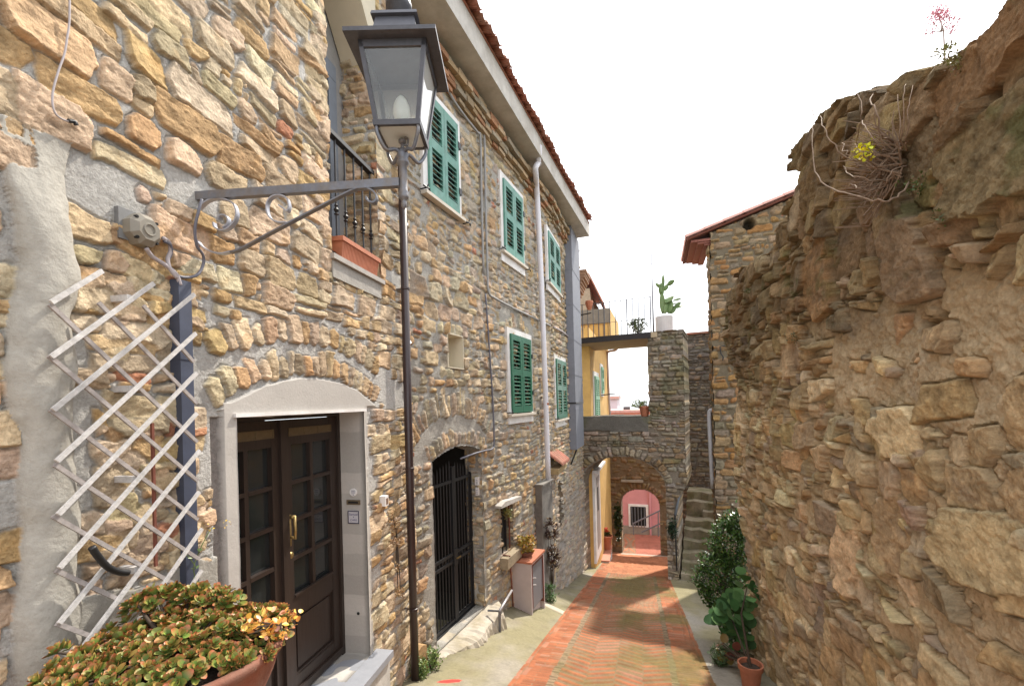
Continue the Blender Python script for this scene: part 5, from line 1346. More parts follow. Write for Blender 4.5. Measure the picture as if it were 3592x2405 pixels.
b.box((sA_ + t + .001, cn0 - .055, zB_ - .02), (sA_ + t + .025, cn0 + .004, zT_ - .032)); b.box((sB_ - t - .025, cn0 - .055, zB_ - .12), (sB_ - t - .001, cn0 + .004, zT_ - .032)); b.box((sA_ + t + .026, cn0 - .055, zT_ - .055), (sB_ - t - .026, cn0 + .004, zT_ - .032)); b.build('door_frame', RUST, cab)
b = MB(FB); b.box((sA_ + t + .028, cn0 - .05, zB_ - .06), (sB_ - t - .028, cn0 - .012, zT_ - .058)); dd = b.build('door', CABD, cab)
for z in (zB_ + .30, zB_ + .40):
    b = MB(FB); b.tube([(sA_ + t + .06, cn0 - .012, z), (sA_ + t + .075, cn0 + .02, z + .005), (sA_ + t + .11, cn0 + .02, z - .012)], .006, 6); b.build('handle', WHITEP, dd)

# ---- little handrail and gas pipe by the gate
h0 = pp(FB, 1795, 2070, .15); h1 = pp(FB, 1752, 2142, .28); hr_ = thing('handrail', 'small bent metal handrail beside the gate step', 'handrail', (h1[0], h1[1], float(ground_z(h1[0], h1[1]))))
b = MB(); b.tube([h0, h1], .017, 8); b.build('rail', mat('worn_steel', (.42, .41, .42), .45, metal=.5, namt=.2, bump=.05), hr_, smooth=True)
b = MB(); b.tube([h1, (h1[0], h1[1], float(ground_z(h1[0], h1[1])) - .02)], .017, 8); b.tube([h1, pp(FB, 1712, 2140, .1)], .013, 8); b.build('post', GREYM, hr_)
g0_ = pp(FB, 1788, 1948, .10); g1_ = pp(FB, 1800, 2125, .10); gp_ = thing('gas_pipe', 'thin rusty gas pipe standing beside the white cabinet', 'pipe', g1_)
b = MB(); b.tube([g0_ - FB.n * .12, g0_, g1_], .012, 8); b.build('tube', RUST, gp_, smooth=True)

# ================================================================== GABLED HOUSE: roof, corbels, drain
ang = math.atan(gsl)
b = MB(FG); L_ = 4.6 / math.cos(ang); nT = 11
for i in range(nT):
    u0 = L_ / nT * i; u1 = u0 + L_ / nT * 1.12
    for (off, m_) in ((0.05, 0),):
        pts = []
        for u_, r in ((u0, .085), (u1, .070)):
            s = GE[0] + u_ * math.cos(ang); z = GE[1] + u_ * math.sin(ang)
            for k in range(8): a = math.pi * k / 7; pts.append((s - math.sin(ang) * r * math.sin(a), off + r * math.cos(a), z + math.cos(ang) * r * math.sin(a)))
        b.add(pts, [(k, k + 1, k + 9, k + 8) for k in range(7)] + [tuple(range(8)), tuple(range(15, 7, -1))])
for i in range(1, 12):                        # rows behind the verge
    off = 0.05 - i * 0.17
    pts = []
    for u_, r in ((0, .08), (L_, .08)):
        s = GE[0] + u_ * math.cos(ang); z = GE[1] + u_ * math.sin(ang) - .01
        for k in range(6): a = math.pi * k / 5; pts.append((s - math.sin(ang) * r * math.sin(a), off + r * math.cos(a), z + math.cos(ang) * r * math.sin(a)))
    b.add(pts, [(k, k + 1, k + 7, k + 6) for k in range(5)] + [tuple(range(6)), tuple(range(11, 5, -1))])
b.build('roof', PINKTILE, house_r)
b = MB(FG)
e0, e1 = GE[0] + .03, GE[0] + L_ * math.cos(ang)
b.prism([(e0, GE[1] - .03 + gsl * .03), (e1, GE[1] - .03 + gsl * (e1 - GE[0])), (e1, GE[1] - .065 + gsl * (e1 - GE[0])), (e0, GE[1] - .065 + gsl * .03)], -2.0, 0.07); b.build('roof_boards', RUST, house_r)
for k in range(3):
    b = MB(FG); s = GE[0] + .12 + k * .15; z = GE[1] - .08 + gsl * (s - GE[0]) - k * .09
    b.box((s, -1.8, z - .055), (0.05, -.02 - .03 * k, z)); b.build('corbel', mat('corbel_brick', (.26, .10, .075), .9, namt=.3, bump=.3), house_r)
hk = FG.hit(2525, 1220, .05); b = MB(FG)
b.tube([(hk[0] + .1, -.02, hk[1] + .04), (hk[0] + .1, .07, hk[1] + .04), (hk[0], .07, hk[1] + .03), (hk[0] + .02, .07, hk[1] - .14), (hk[0] + .07, .07, hk[1] - .22), (hk[0] + .05, .07, hk[1] - .30)], .014, 6); b.build('iron_hook', IRON, house_r)
d1 = at(2488, 1448, 10.9); d2 = at(2500, 1712, 10.9)
b = MB(); b.tube(catmull([at(2515, 1440, 10.75), at(2497, 1438, 10.85), at(2488, 1455, 10.9), at(2492, 1560, 10.9), d2], 5), .05, 10); b.build('drainpipe', mat('pale_grey_pipe', (.42, .42, .45), .5, namt=.1, bump=.02), house_r, smooth=True)

# ================================================================== STEPS beside the pier
st0 = FBR.hit(2400, 2030, -0.05)[1]
steps = thing('stone_staircase', 'worn mossy stone steps climbing between the pier and the gabled house', 'stairs', FBR.pt(3.2, -1.0, st0 - .2))
STEPM = mat('step_stone', (.30, .255, .185), .9, nscale=6, namt=.35, bump=.6, bscale=16, col2=(.17, .165, .075), c2scale=2.5, dist=.02)
rs_ = random.Random(9)
zz = st0 - .1; nn = -0.05
for i in range(9):
    hgt = .205 + rs_.uniform(-.02, .02); sk = rs_.uniform(-.06, .06)
    s0, s1 = PS1 - .20, PS1 + 1.35
    if i == 6: s0, sk = PS1 + .25, .22
    K = 9; top = []; bot = []
    for k in range(K):
        t_ = k / (K - 1); top.append((s0 + (s1 - s0) * t_, nn + sk * (t_ - .5) + rs_.uniform(-.05, .05), zz + hgt + rs_.uniform(-.03, .025)))
    pts = [(s, n, zz - .5) for s, n, z in top] + top + [(s, n - .035, z + .012) for s, n, z in top] + [(s, nn - .75, z) for s, n, z in top]
    F = []
    for r in range(3):
        for k in range(K - 1): F.append((r * K + k, r * K + k + 1, (r + 1) * K + k + 1, (r + 1) * K + k))
    F += [tuple(r * K for r in (0, 1, 2, 3)), tuple(r * K + K - 1 for r in (3, 2, 1, 0))]
    b = MB(FBR); b.add(pts, F); b.build('step', STEPM, steps)
    zz += hgt; nn -= .30
hA = at(2398, 1664, 11.6); hB = at(2368, 1806, 11.2)
sr = thing('stair_rail', 'straight blue grey metal handrail at the foot of the stone steps', 'handrail', at(2374, 2000, 11.2))
b = MB(); b.tube([hA, hB], .032, 8); b.build('rail', mat('rail_blue_grey', (.15, .17, .20), .5, namt=.1, bump=.05), sr, smooth=True)
b = MB(); b.tube([hB, at(2374, 2000, 11.2)], .02, 8); b.build('post', IRON, sr)

# ================================================================== FOOTBRIDGE: slab, railing
ZS = 1.56
sl0 = FBR.hit(2035, 1185)[0]
slab = thing('terrace_slab', 'concrete terrace slab spanning from the long house to the pier', 'terrace', FBR.pt(.8, -1.0, ZS))
b = MB(FBR); b.hexa([(-.55, -2.0, ZS), (PS0 + .25, -2.0, ZS), (PS0 + .25, 0.06, ZS), (-.55, 0.06, ZS), (-.55, -2.0, ZS + .13), (PS0 + .25, -2.0, ZS + .13), (PS0 + .25, 0.06, ZS + .13), (-.55, 0.06, ZS + .13)]); b.build('deck', mat('tan_soffit', (.42, .33, .22), .9, nscale=2, namt=.12, bump=.1), slab)
b = MB(FBR); b.box((-.55, 0.061, ZS - .01), (PS0 + .1, .085, ZS + .14)); b.build('edge_strip', mat('dark_edge', (.03, .025, .025), .8, namt=.3, bump=.2), slab)
b = MB(FBR); zr = ZS + 1.05
b.tube([(-.1, 0, zr), (PS0 + .12, 0, zr)], .009, 6); 
rl = b.build('railing', mat('pale_rail', (.09, .09, .10), .6, namt=.1, bump=0), slab)
b = MB(FBR); b.tube([(-.1, 0, ZS + .50), (PS0 + .12, 0, ZS + .50)], .006, 6); b.build('lower_rail', MATS['pale_rail'], rl)
for i in range(13):
    s = .1 + i * .15; b = MB(FBR); b.tube([(s, 0, ZS + .13), (s, 0, zr)], .011 if i % 4 else .016, 6); b.build('baluster', MATS['pale_rail'], rl)
b = MB(FBR); b.tube([(-.15, .02, ZS + .76), (.36, .02, ZS + .80)], .018, 6); b.build('crossbar', IRON, slab)
pole = thing('clothesline_pole', 'tall thin metal pole at the end of the terrace carrying washing lines', 'pole', FBR.pt(2.0, -.0, ZS + .13))
ptop = at(2304, 838, 11.75); pbot = FBR.pt(PS0 + .16, 0, ZS + .13); ptop[:2] = pbot[:2]
b = MB(); b.tube([pbot, pbot * .4 + ptop * .6, ptop], [.022, .012, .008], 8); b.build('mast', mat('pole_steel', (.20, .19, .21), .5, metal=.4, namt=.1, bump=0), pole, smooth=True)
for k, (dz, m_) in enumerate(((.02, 838), (.28, 870), (.5, 895), (.72, 920))):
    b = MB(); e = FB2.pt(3.7, .05, ptop[2] - dz - .05 + .03 * k); st_ = np.array([ptop[0], ptop[1], ptop[2] - dz]); mid = (e + st_) / 2 - Zv * .05
    b.tube(catmull([st_, mid, e], 8), .0028, 4); b.build('line', CABLE, pole)
# ---- cactus and plants up there
def pad(b, c, up_, wd, L_, W_, T_):
    up_ = up_ / np.linalg.norm(up_); wd = wd - up_ * np.dot(wd, up_); wd /= np.linalg.norm(wd); th_ = np.cross(up_, wd); base = len(b.v); n = 10; K = 7
    for i in range(K):
        t_ = i / (K - 1); r = math.sin(math.pi * (0.06 + 0.88 * t_)) ** .7
        for j in range(n):
            a = 2 * math.pi * j / n; b.v.append(c + up_ * L_ * t_ + wd * W_ / 2 * r * math.cos(a) + th_ * T_ / 2 * r * math.sin(a))
    for i in range(K - 1):
        for j in range(n): b.f.append((base + i * n + j, base + i * n + (j + 1) % n, base + (i + 1) * n + (j + 1) % n, base + (i + 1) * n + j))
    b.f.append(tuple(base + j for j in range(n))[::-1]); b.f.append(tuple(base + (K - 1) * n + j for j in range(n)))
dC = 11.7
pot_c = FBR.pt((PS0 + PS1) / 2 - .06, -.45, 1.70)
dC = float(np.dot(pot_c, Fv))
cac = thing('cactus', 'tall prickly pear cactus in a white round pot on top of the pier', 'potted plant', pot_c)
b = MB(); b.lathe(pot_c, [(.19, 0), (.215, .03), (.222, .40), (.222, .44), (.19, .44), (.185, .38)], 24); b.build('pot', WHITEPOT, cac, smooth=False)
b = MB(); b.lathe(pot_c + Zv * .375, [(.186, 0), (.05, .02)], 16); b.build('soil', SOIL, cac)
CACT = mat('cactus_green', (.13, .22, .075), .55, nscale=25, namt=.2, bump=.15, bscale=80, col2=(.20, .26, .10), c2scale=6)
for (x0, y0, x1, y1, w_, dd_) in ((2325, 1100, 2322, 1035, 16, 0), (2322, 1040, 2318, 1000, 15, .02), (2320, 1010, 2302, 996, 10, .05), (2318, 1030, 2325, 985, 12, -.03), (2326, 1010, 2326, 970, 9, .02), (2330, 1020, 2340, 1000, 14, .06), (2340, 1000, 2362, 985, 14, .03),
                                  (2332, 1062, 2358, 1042, 18, -.04), (2345, 1098, 2352, 1058, 20, -.03), (2338, 1070, 2336, 1050, 12, .05), (2352, 1070, 2368, 1065, 15, 0), (2365, 1082, 2392, 1072, 14, -.02), (2368, 1075, 2385, 1062, 12, .02), (2360, 1055, 2386, 1047, 12, .0), (2348, 1100, 2340, 1075, 16, .05), (2352, 1100, 2366, 1076, 16, .0), (2332, 1100, 2338, 1068, 14, -.05)):
    b = MB(); p0, p1 = at(x0, y0, dC + dd_), at(x1, y1, dC + dd_ * .5); L_ = np.linalg.norm(p1 - p0) * 1.15
    pad(b, p0, p1 - p0, R0 * .8 + Fv * rnd.uniform(-.8, .8), L_, max(w_, 8) / FPX * dC * 1.25, .035); b.build('pad', CACT, cac, smooth=True)
# ================================================================== FOLIAGE
rv = np.random.RandomState(77)
def leaf_mesh(name, C, D, Up, L_, W_, cols, material, parent, fold=0.15, tipcol=None, curl=0.0, round_=False):
    """C: bases, D: directions, Up: approx leaf normals"""
    n = len(C); D = D / np.linalg.norm(D, axis=1, keepdims=True)
    Sd = np.cross(D, Up); Sd /= np.linalg.norm(Sd, axis=1, keepdims=True) + 1e-9; Nn = np.cross(Sd, D)
    L_ = np.broadcast_to(L_, (n,))[:, None]; W_ = np.broadcast_to(W_, (n,))[:, None]
    prof = ((0, 0), (.14, .36), (.42, .5), (.74, .42), (.94, .2), (1, 0)) if round_ else ((0, 0), (.25, .38), (.5, .5), (.75, .34), (1, 0))
    V = []; mid = []
    k = len(prof)
    for t, h in prof: mid.append(C + D * L_ * t + Nn * (-curl * t * t) * L_)
    pts = mid[:]
    for (t, h), m in list(zip(prof, mid))[1:-1]: pts.append(m + Sd * W_ * h + Nn * W_ * fold * h * 2)
    for (t, h), m in list(zip(prof, mid))[1:-1]: pts.append(m - Sd * W_ * h + Nn * W_ * fold * h * 2)
    m_ = len(pts); V = np.stack(pts, 1).reshape(-1, 3)
    F = []; q = k - 2
    def Lr(i): return k + i - 1
    def Rr(i): return k + q + i - 1
    tri = [(0, 1, Lr(1)), (0, Rr(1), 1), (k - 2, k - 1, Lr(k - 2)), (k - 2, Rr(k - 2), k - 1)]
    quads = []
    for i in range(1, k - 2): quads += [(i, i + 1, Lr(i + 1), Lr(i)), (i, Rr(i), Rr(i + 1), i + 1)]
    fac = [f for f in tri + quads]
    allf = []
    for b_ in range(n):
        o = b_ * m_
        allf += [tuple(o + x for x in f) for f in fac]
    cv = np.repeat(cols[:, None, :], m_, 1)
    if tipcol is not None:
        wgt = np.array([t for t, h in prof] + [max(t, .55) * (.6 + .4 * t) for t, h in prof[1:-1]] * 2)
        wgt = np.clip((wgt - .45) / .5, 0, 1)[None, :, None] * np.clip(rv.rand(n, 1, 1) * 1.6, 0, 1)
        cv = cv * (1 - wgt) + np.asarray(tipcol)[None, None] * wgt
    return mesh_obj(name, V, allf, material, parent, cols=cv.reshape(-1, 3), smooth=True)
def rand_dirs(n, upb=0.3):
    d = rv.normal(size=(n, 3)); d[:, 2] = np.abs(d[:, 2]) * 0.6 + upb; return d / np.linalg.norm(d, axis=1, keepdims=True)
def rcols(n, base, var=0.25, hue=0.08):
    base = np.asarray(base); b_ = base[rv.randint(len(base), size=n)] if base.ndim == 2 else np.tile(base, (n, 1))
    return np.clip(b_ * (1 + rv.uniform(-var, var, (n, 1))) * (1 + rv.uniform(-hue, hue, (n, 3))), .004, .9)
def clump(name, tips, per, L_, W_, base, material, parent, upb=0.35, spread=0.012, **kw):
    n = len(tips) * per
    C = np.repeat(np.asarray(tips), per, 0) + rv.normal(size=(n, 3)) * spread
    D = rand_dirs(n, upb); Up = np.tile([0, 0, 1.0], (n, 1)) + rv.normal(size=(n, 3)) * .35
    return leaf_mesh(name, C, D, Up, L_ * rv.uniform(.65, 1.25, n), W_ * rv.uniform(.7, 1.2, n), rcols(n, base), material, parent, **kw)

# ---- jade plant in the big terracotta bowl
zr = -0.775
bc_ = Fv * 1.45 + R0 * -1.09; bc_ = np.array([bc_[0], bc_[1], zr])
pzb = zr - 0.27; gzb = float(ground_z(bc_[0], bc_[1]))
jade = thing('jade_plant', 'sprawling red and green jade plant in a wide terracotta bowl beside the dark door', 'potted plant', (bc_[0], bc_[1], pzb))
b = MB(); b.lathe(bc_, [(r_ * .83, z_) for r_, z_ in ((.10, -.27), (.20, -.262), (.27, -.20), (.325, -.10), (.352, -.02), (.372, -.018), (.376, .004), (.368, .012), (.342, .010), (.33, -.03))], 48); b.build('bowl', TERRAO, jade, smooth=True)
b = MB(); b.lathe(bc_ - Zv * .045, [(.274, 0), (.27, .012), (.05, .03)], 30); b.build('soil', SOIL, jade)
pln = thing('plinth', 'low whitish rendered plinth under the terracotta bowl', 'plinth', (bc_[0], bc_[1], gzb))
b = MB(); 
qx = [R0 * a + Fv * c for a, c in ((-.2, -.22), (.115, -.22), (.115, .27), (-.2, .27))]
b.hexa([np.array([bc_[0], bc_[1], gzb - .1]) + v for v in qx] + [np.array([bc_[0], bc_[1], pzb - .001]) + v for v in qx]); b.build('block', WHITEP, pln)
tips = []; axes = []; st = MB()
def tip(p, out, k):
    tips.append(p); ax = Zv * 1.0 + out * .9 + rv.normal(size=3) * .35; axes.append(ax / np.linalg.norm(ax))
    if k: st.tube([bc_ + (p - bc_) * .3 - Zv * .02, bc_ + (p - bc_) * .7 - Zv * .015, p], [.008, .006, .004], 5, cap=False)
for i in range(430):
    a = rv.uniform(0, 2 * math.pi); r = .31 * math.sqrt(rv.rand())
    x, y = r * math.cos(a), r * math.sin(a); lx = x * R0[0] + y * R0[1]; lf = x * Fv[0] + y * Fv[1]
    h = .0 + .070 * (1 - (r / .34) ** 2) + .03 * math.sin(lx * 17 + 1) * math.cos(lf * 14)
    tip(bc_ + np.array([x, y, h * rv.uniform(.3, 1.05)]), np.array([x, y, 0]) / .31, i % 4 == 0)
for i in range(150):          # spilling over the left and near rim
    a = rv.uniform(R(115), R(262)); r = rv.uniform(.27, .40); lx, lf = r * math.cos(a), r * math.sin(a)
    if lx > -.02: continue
    o_ = R0 * lx + Fv * lf; tip(bc_ + o_ + Zv * rv.uniform(-.02 - (r - .27) * 1.2, .035), o_ / .31, i % 9 == 0)
for i in range(80):           # higher clump at the back
    t_ = rv.uniform(-1, 1); f_ = rv.uniform(-1, 1)
    tip(bc_ + R0 * (-.14 + .19 * t_) + Fv * (.21 + .05 * f_) + Zv * (.085 + .03 * (1 - t_ * t_) - .02 * f_ * f_ + rv.uniform(-.03, .012)), R0 * t_ * .6 - Fv * .2, i % 8 == 0)
st.build('stem', STEM, jade, smooth=True)
JG = [(.18, .24, .045), (.13, .20, .04), (.23, .25, .05), (.10, .16, .035), (.28, .21, .05), (.17, .22, .05)]
Cc, Dd, Uu, Ll = [], [], [], []
for p, ax in zip(tips, axes):
    u_ = np.cross(ax, [0.3, .8, .1]); u_ /= np.linalg.norm(u_); v_ = np.cross(ax, u_); n_ = rv.randint(9, 14); a0 = rv.uniform(0, 6.28)
    for k in range(n_):
        f = k / n_; a = a0 + k * 2.4 + rv.uniform(-.25, .25); el = R(5 + 65 * f) + rv.uniform(-.2, .2); rd_ = u_ * math.cos(a) + v_ * math.sin(a)
        Dd.append(rd_ * math.cos(el) + ax * math.sin(el)); Uu.append(ax * math.cos(el) - rd_ * math.sin(el)); Cc.append(p + ax * (.012 * f - .006) + rd_ * .003); Ll.append((.034 - .016 * f) * rv.uniform(.75, 1.15))
Cc, Dd, Uu, Ll = map(np.array, (Cc, Dd, Uu, Ll))
leaf_mesh('foliage', Cc, Dd, Uu, Ll, Ll * rv.uniform(.62, .8, len(Ll)), rcols(len(Ll), JG, .3), LEAF, jade, round_=True, fold=.20, tipcol=(.45, .115, .05), curl=-.15)
# yellow-orange flowering tips at the right end
fl = []
for i in range(20): fl.append(bc_ + R0 * (.275 + rv.uniform(-.05, .045)) + Fv * rv.uniform(-.02, .14) + Zv * rv.uniform(.01, .085))
clump('blossom', np.array(fl), 7, .020, .018, [(.75, .45, .08), (.80, .50, .12), (.65, .28, .06), (.70, .36, .22)], LEAF, jade, upb=.4, round_=True)
b = MB()
for p in fl[::3]: b.tube([bc_ + R0 * .22 + Fv * .06 + Zv * .02, (bc_ + R0 * .30 + Fv * .05 + Zv * .06), p], [.006, .004, .003], 5, cap=False)
b.build('flower_stem', STEM, jade)
# small weed climbing by the conduit
wd = thing('wild_flower', 'spindly yellow flowered weed beside the blue conduit', 'weed', FA.pt(FA.hit(690, 2010)[0], .05, FA.hit(690, 2040)[1]))
b = MB(); b.tube(track([(690, 2040), (680, 1990), (700, 1930), (730, 1870), (745, 1850)], .06), .0022, 5); b.tube(track([(690, 1990), (660, 1950), (645, 1945)], .06), .002, 5); b.build('stalk', mat('green_stalk', (.12, .16, .05), .8, namt=.2, bump=0), wd)
clump('flower', np.array([pp(FA, 735, 1852, .06)]), 8, .010, .009, [(.75, .5, .05)], LEAF, wd); clump('flower', np.array([pp(FA, 795, 1838, .06)]), 8, .010, .009, [(.75, .5, .05)], LEAF, wd)
for q_ in ((690, 2030), (684, 1995), (675, 1960), (650, 1948), (700, 1935)): clump('leaf', np.array([pp(FA, *q_, .065)]), 5, .018, .008, [(.14, .20, .07)], LEAF, wd, spread=.004)

def plant(name, label, cat, base, tips, per, L_, W_, cols, material=None, group=None, stems=0, **kw):
    t = thing(name, label, cat, base, group)
    clump('foliage', tips, per, L_, W_, cols, material or LEAF, t, **kw)
    if stems:
        b = MB(); tt = np.asarray(tips)[:: max(1, len(tips) // stems)]
        for p in tt: b.tube([np.array(base), np.array(base) * .4 + p * .6 - Zv * .02, p], [.008, .005, .003], 5, cap=False)
        b.build('stem', STEM, t, smooth=True)
    return t
def blob(c, rx, ry, rz, n, shell=.55):
    d = rv.normal(size=(n, 3)); d /= np.linalg.norm(d, axis=1, keepdims=True); r = shell + (1 - shell) * rv.rand(n, 1) ** .6
    bump_ = 1 + .18 * np.sin(d[:, :1] * 7 + 1) * np.cos(d[:, 2:] * 6)
    p = d * r * bump_; return np.asarray(c) + p[:, :1] * R0 * rx + p[:, 1:2] * Fv * ry + p[:, 2:] * Zv * rz
# ---- right side: glossy shrub, broad leaved plant, fern, pot
sb_ = at(2540, 2120, 6.0); sg = float(ground_z(sb_[0], sb_[1])); sb_[2] = sg
GL = [(.05, .11, .025), (.07, .15, .03), (.035, .08, .02), (.10, .19, .04)]
tp = np.concatenate([blob(at(2520, 2035, 6.0), .30, .27, .42, 430), blob(at(2556, 1915, 6.0), .24, .24, .36, 300), blob(at(2580, 1845, 6.0), .15, .17, .20, 110), blob(at(2588, 2190, 5.6), .17, .2, .34, 190)])
plant('shrub', 'tall glossy dark green leaved shrub growing against the rubble wall', 'shrub', sb_, tp, 7, .052, .024, GL, LEAFG, stems=26, spread=.03, upb=.15)
pt = thing('terracotta_pot', 'terracotta pot at the foot of the rubble wall with large round leaved plant', 'potted plant', (at(2632, 2330, 4.4)[0], at(2632, 2330, 4.4)[1], float(gz(at(2632, 2330, 4.4)[1])) - .02))
pc_ = at(2632, 2325, 4.4); ph_ = pc_[2] - (float(gz(pc_[1])) - .02); pbz = pc_ * 1.0; pbz[2] = float(gz(pc_[1])) - .02
b = MB(); b.lathe(pbz, [(.075, 0), (.10, ph_ * .8), (.112, ph_ * .8), (.116, ph_), (.10, ph_), (.095, ph_ * .8)], 22); b.build('pot', TERRA, pt, smooth=False)
b = MB(); b.lathe(pbz + Zv * ph_ * .82, [(.094, 0), (.03, .01)], 14); b.build('soil', SOIL, pt)
n = 85; cB = np.concatenate([blob(at(2565, 2150, 5.15), .20, .14, .24, 50, .7), blob(at(2620, 2070, 5.2), .13, .14, .16, 20, .6), blob(at(2590, 2235, 5.1), .15, .12, .12, 15, .6)])
D = rv.normal(size=(n, 3)) * .6 + R0 * -.35 - Fv * .5 - Zv * .25; Up = np.tile(Zv * .9 - Fv * .55, (n, 1)) + rv.normal(size=(n, 3)) * .25
leaf_mesh('foliage', cB, D, Up, rv.uniform(.09, .145, n), rv.uniform(.10, .15, n), rcols(n, [(.065, .145, .045), (.045, .11, .035), (.085, .17, .055)], .2), mat('matte_leaf', attr=True, rough=.75, namt=.15, nscale=25, bump=0, spec=.2), pt, round_=True, fold=.06, curl=.12)
n = 9; cB = blob(at(2545, 2275, 5.0), .10, .08, .07, n); D = rv.normal(size=(n, 3)); Up = np.tile(Zv - Fv * .8, (n, 1))
leaf_mesh('old_leaf', cB, D, Up, .10, .09, rcols(n, [(.16, .05, .03), (.24, .17, .04)], .2), LEAF, pt, round_=True, fold=.06)
b = MB()
for p in cB: b.tube([pbz + Zv * ph_ * .85, p], [.01, .005], 5)
b.tube([pbz + Zv * ph_ * .85, at(2600, 2150, 5.0), at(2620, 2060, 5.1)], [.014, .01, .005], 6); b.tube([pbz + Zv * ph_ * .85, at(2560, 2150, 5.2)], [.012, .006], 6); b.build('stem', STEM, pt, smooth=True)
fb_ = at(2530, 2395, 5.0); fb_[2] = float(ground_z(fb_[0], fb_[1]))
plant('ground_fern', 'small feathery green fern on the ground beside the terracotta pot', 'fern', fb_, blob(fb_ + Zv * .10, .13, .12, .13, 150, .3), 6, .034, .010, [(.09, .16, .06), (.12, .20, .08), (.06, .11, .04)], stems=14, upb=.2)
w2 = at(2650, 2400, 4.9); w2[2] = float(ground_z(w2[0], w2[1]))
# ---- left side plants
c_ = FB.pt((sA_ + sB_) / 2 - .06, .13, zT_ + .031)
po = thing('succulent', 'yellow and orange leaved succulent in a brown dish on the cabinet top', 'potted plant', c_)
b = MB(); b.lathe(c_, [(.09, 0), (.125, .05), (.13, .07), (.115, .07)], 16); b.build('dish', TERRAO, po)
clump('foliage', blob(c_ + Zv * .17, .17, .16, .15, 110, .4), 8, .034, .026, [(.42, .33, .05), (.34, .30, .05), (.45, .24, .05), (.28, .26, .05)], LEAF, po, tipcol=(.50, .16, .04), round_=True)
hp = pp(FB, 1780, 1800, .06)
plant('hanging_plant', 'small straggly ochre plant hanging in the barred window', 'plant', hp, blob(hp, .10, .06, .10, 34, .2), 5, .030, .018, [(.20, .19, .05), (.30, .22, .05), (.14, .16, .05)])
dpb = pp(FB, 1935, 2030, .12); dpb[2] = float(ground_z(dpb[0], dpb[1]))
tp = np.concatenate([blob(pp(FB, 1928, 1860, .2), .14, .13, .20, 50, .3), blob(pp(FB, 1935, 1950, .2), .15, .13, .25, 55, .3)])
plant('purple_plant', 'dark purple rosette plant spilling down the wall past the cabinet', 'plant', dpb, tp, 8, .065, .022, [(.055, .025, .022), (.035, .018, .018), (.10, .05, .03), (.16, .11, .05)], stems=10, upb=.25)
fg = pp(FB, 1930, 2075, .24); fg[2] = float(ground_z(fg[0], fg[1]))
plant('wall_fern', 'fresh green fern growing on the ground right of the cabinet', 'fern', fg, blob(fg + Zv * .15, .12, .10, .19, 110, .3), 6, .04, .012, [(.06, .14, .04), (.08, .17, .05), (.10, .19, .05)], stems=10, upb=.2)
for (px, py, rr, lab) in ((1512, 2295, .11, 'yellow green weed at the near corner of the iron gate step'), (1470, 2370, .10, 'bright green leafy weed right of the brown drainpipe foot')):
    g_ = pp(FB, px, py, .10); g_[2] = float(ground_z(g_[0], g_[1]))
    plant('weed', lab, 'weed', g_, blob(g_ + Zv * rr * .8, rr, rr, rr * 1.1, 80, .2), 6, .030, .018, [(.15, .21, .05), (.20, .25, .07), (.10, .17, .05)], stems=8)
g_ = pp(FA, 1418, 2400, .2); g_[2] = float(ground_z(g_[0], g_[1]))
plant('weed', 'low green weed in front of the brown drainpipe foot', 'weed', g_, blob(g_ + Zv * .04, .14, .08, .05, 60, .2), 6, .028, .018, [(.10, .20, .07), (.07, .15, .05)], stems=5)
g_ = pp(FA, 1392, 1870, .05)
tp = np.concatenate([blob(pp(FA, 1378, 1840, .07), .05, .04, .09, 26, .2), blob(pp(FA, 1392, 1900, .09), .06, .04, .04, 26, .2), blob(pp(FA, 1400, 2080, .12), .045, .04, .04, 22, .2), blob(pp(FA, 1395, 2000, .09), .02, .02, .09, 10, .2)])
plant('dry_weed', 'dried brown weed hanging in front of the brown drainpipe', 'weed', g_, tp, 6, .022, .010, [(.34, .20, .09), (.42, .27, .13), (.26, .15, .07)], stems=8)
# loose pale stone by the pipe foot
g_ = pp(FB, 1462, 2330, .06); g_[2] = float(ground_z(g_[0], g_[1])) - .02
b = MB(FB); s_, z_ = FB.hit(1466, 2330, .05); b.prism([(s_ - .08, g_[2]), (s_ + .10, g_[2]), (s_ + .085, g_[2] + .25), (s_ + .02, g_[2] + .275), (s_ - .07, g_[2] + .26)], -.02, .10)
b.build('guard_stone', mat('guard_ochre', (.42, .27, .13), .95, nscale=14, namt=.4, bump=.8, bscale=20, col2=(.26, .15, .07), c2scale=7), None, label='upright rough ochre stone standing against the wall beside the drainpipe', cat='stone')

# ---- plants on the bridge and terrace
c_ = FBR.pt(1.55, .0 - .15, ZS + .131)
plant('terrace_plant', 'grey green bushy plant at the end of the terrace below the cactus', 'plant', c_, blob(c_ + Zv * .22, .24, .2, .22, 120, .3), 6, .06, .03, [(.13, .17, .09), (.18, .20, .08), (.10, .13, .09)], stems=10)
c_ = FBR.pt(1.66, -.18, -.45)
fp = thing('fern_pot', 'brown pot with drooping light green fern on the bridge parapet', 'potted plant', c_)
b = MB(); b.lathe(c_, [(.09, 0), (.13, .22), (.145, .22), (.145, .27), (.12, .27)], 16); b.build('pot', TERRA, fp)
clump('foliage', blob(c_ + Zv * .30 + R0 * -.12, .26, .10, .14, 70, .2), 6, .07, .02, [(.28, .36, .08), (.20, .30, .07), (.35, .38, .10)], LEAF, fp, upb=.0)
dk = at(2358, 1860, 11.0)
plant('ivy', 'dark ivy clump hanging on the stair rail at the pier foot', 'plant', at(2362, 1900, 11.0), blob(dk, .11, .1, .26, 70, .2), 6, .06, .04, [(.02, .04, .02), (.035, .06, .03)], stems=4)

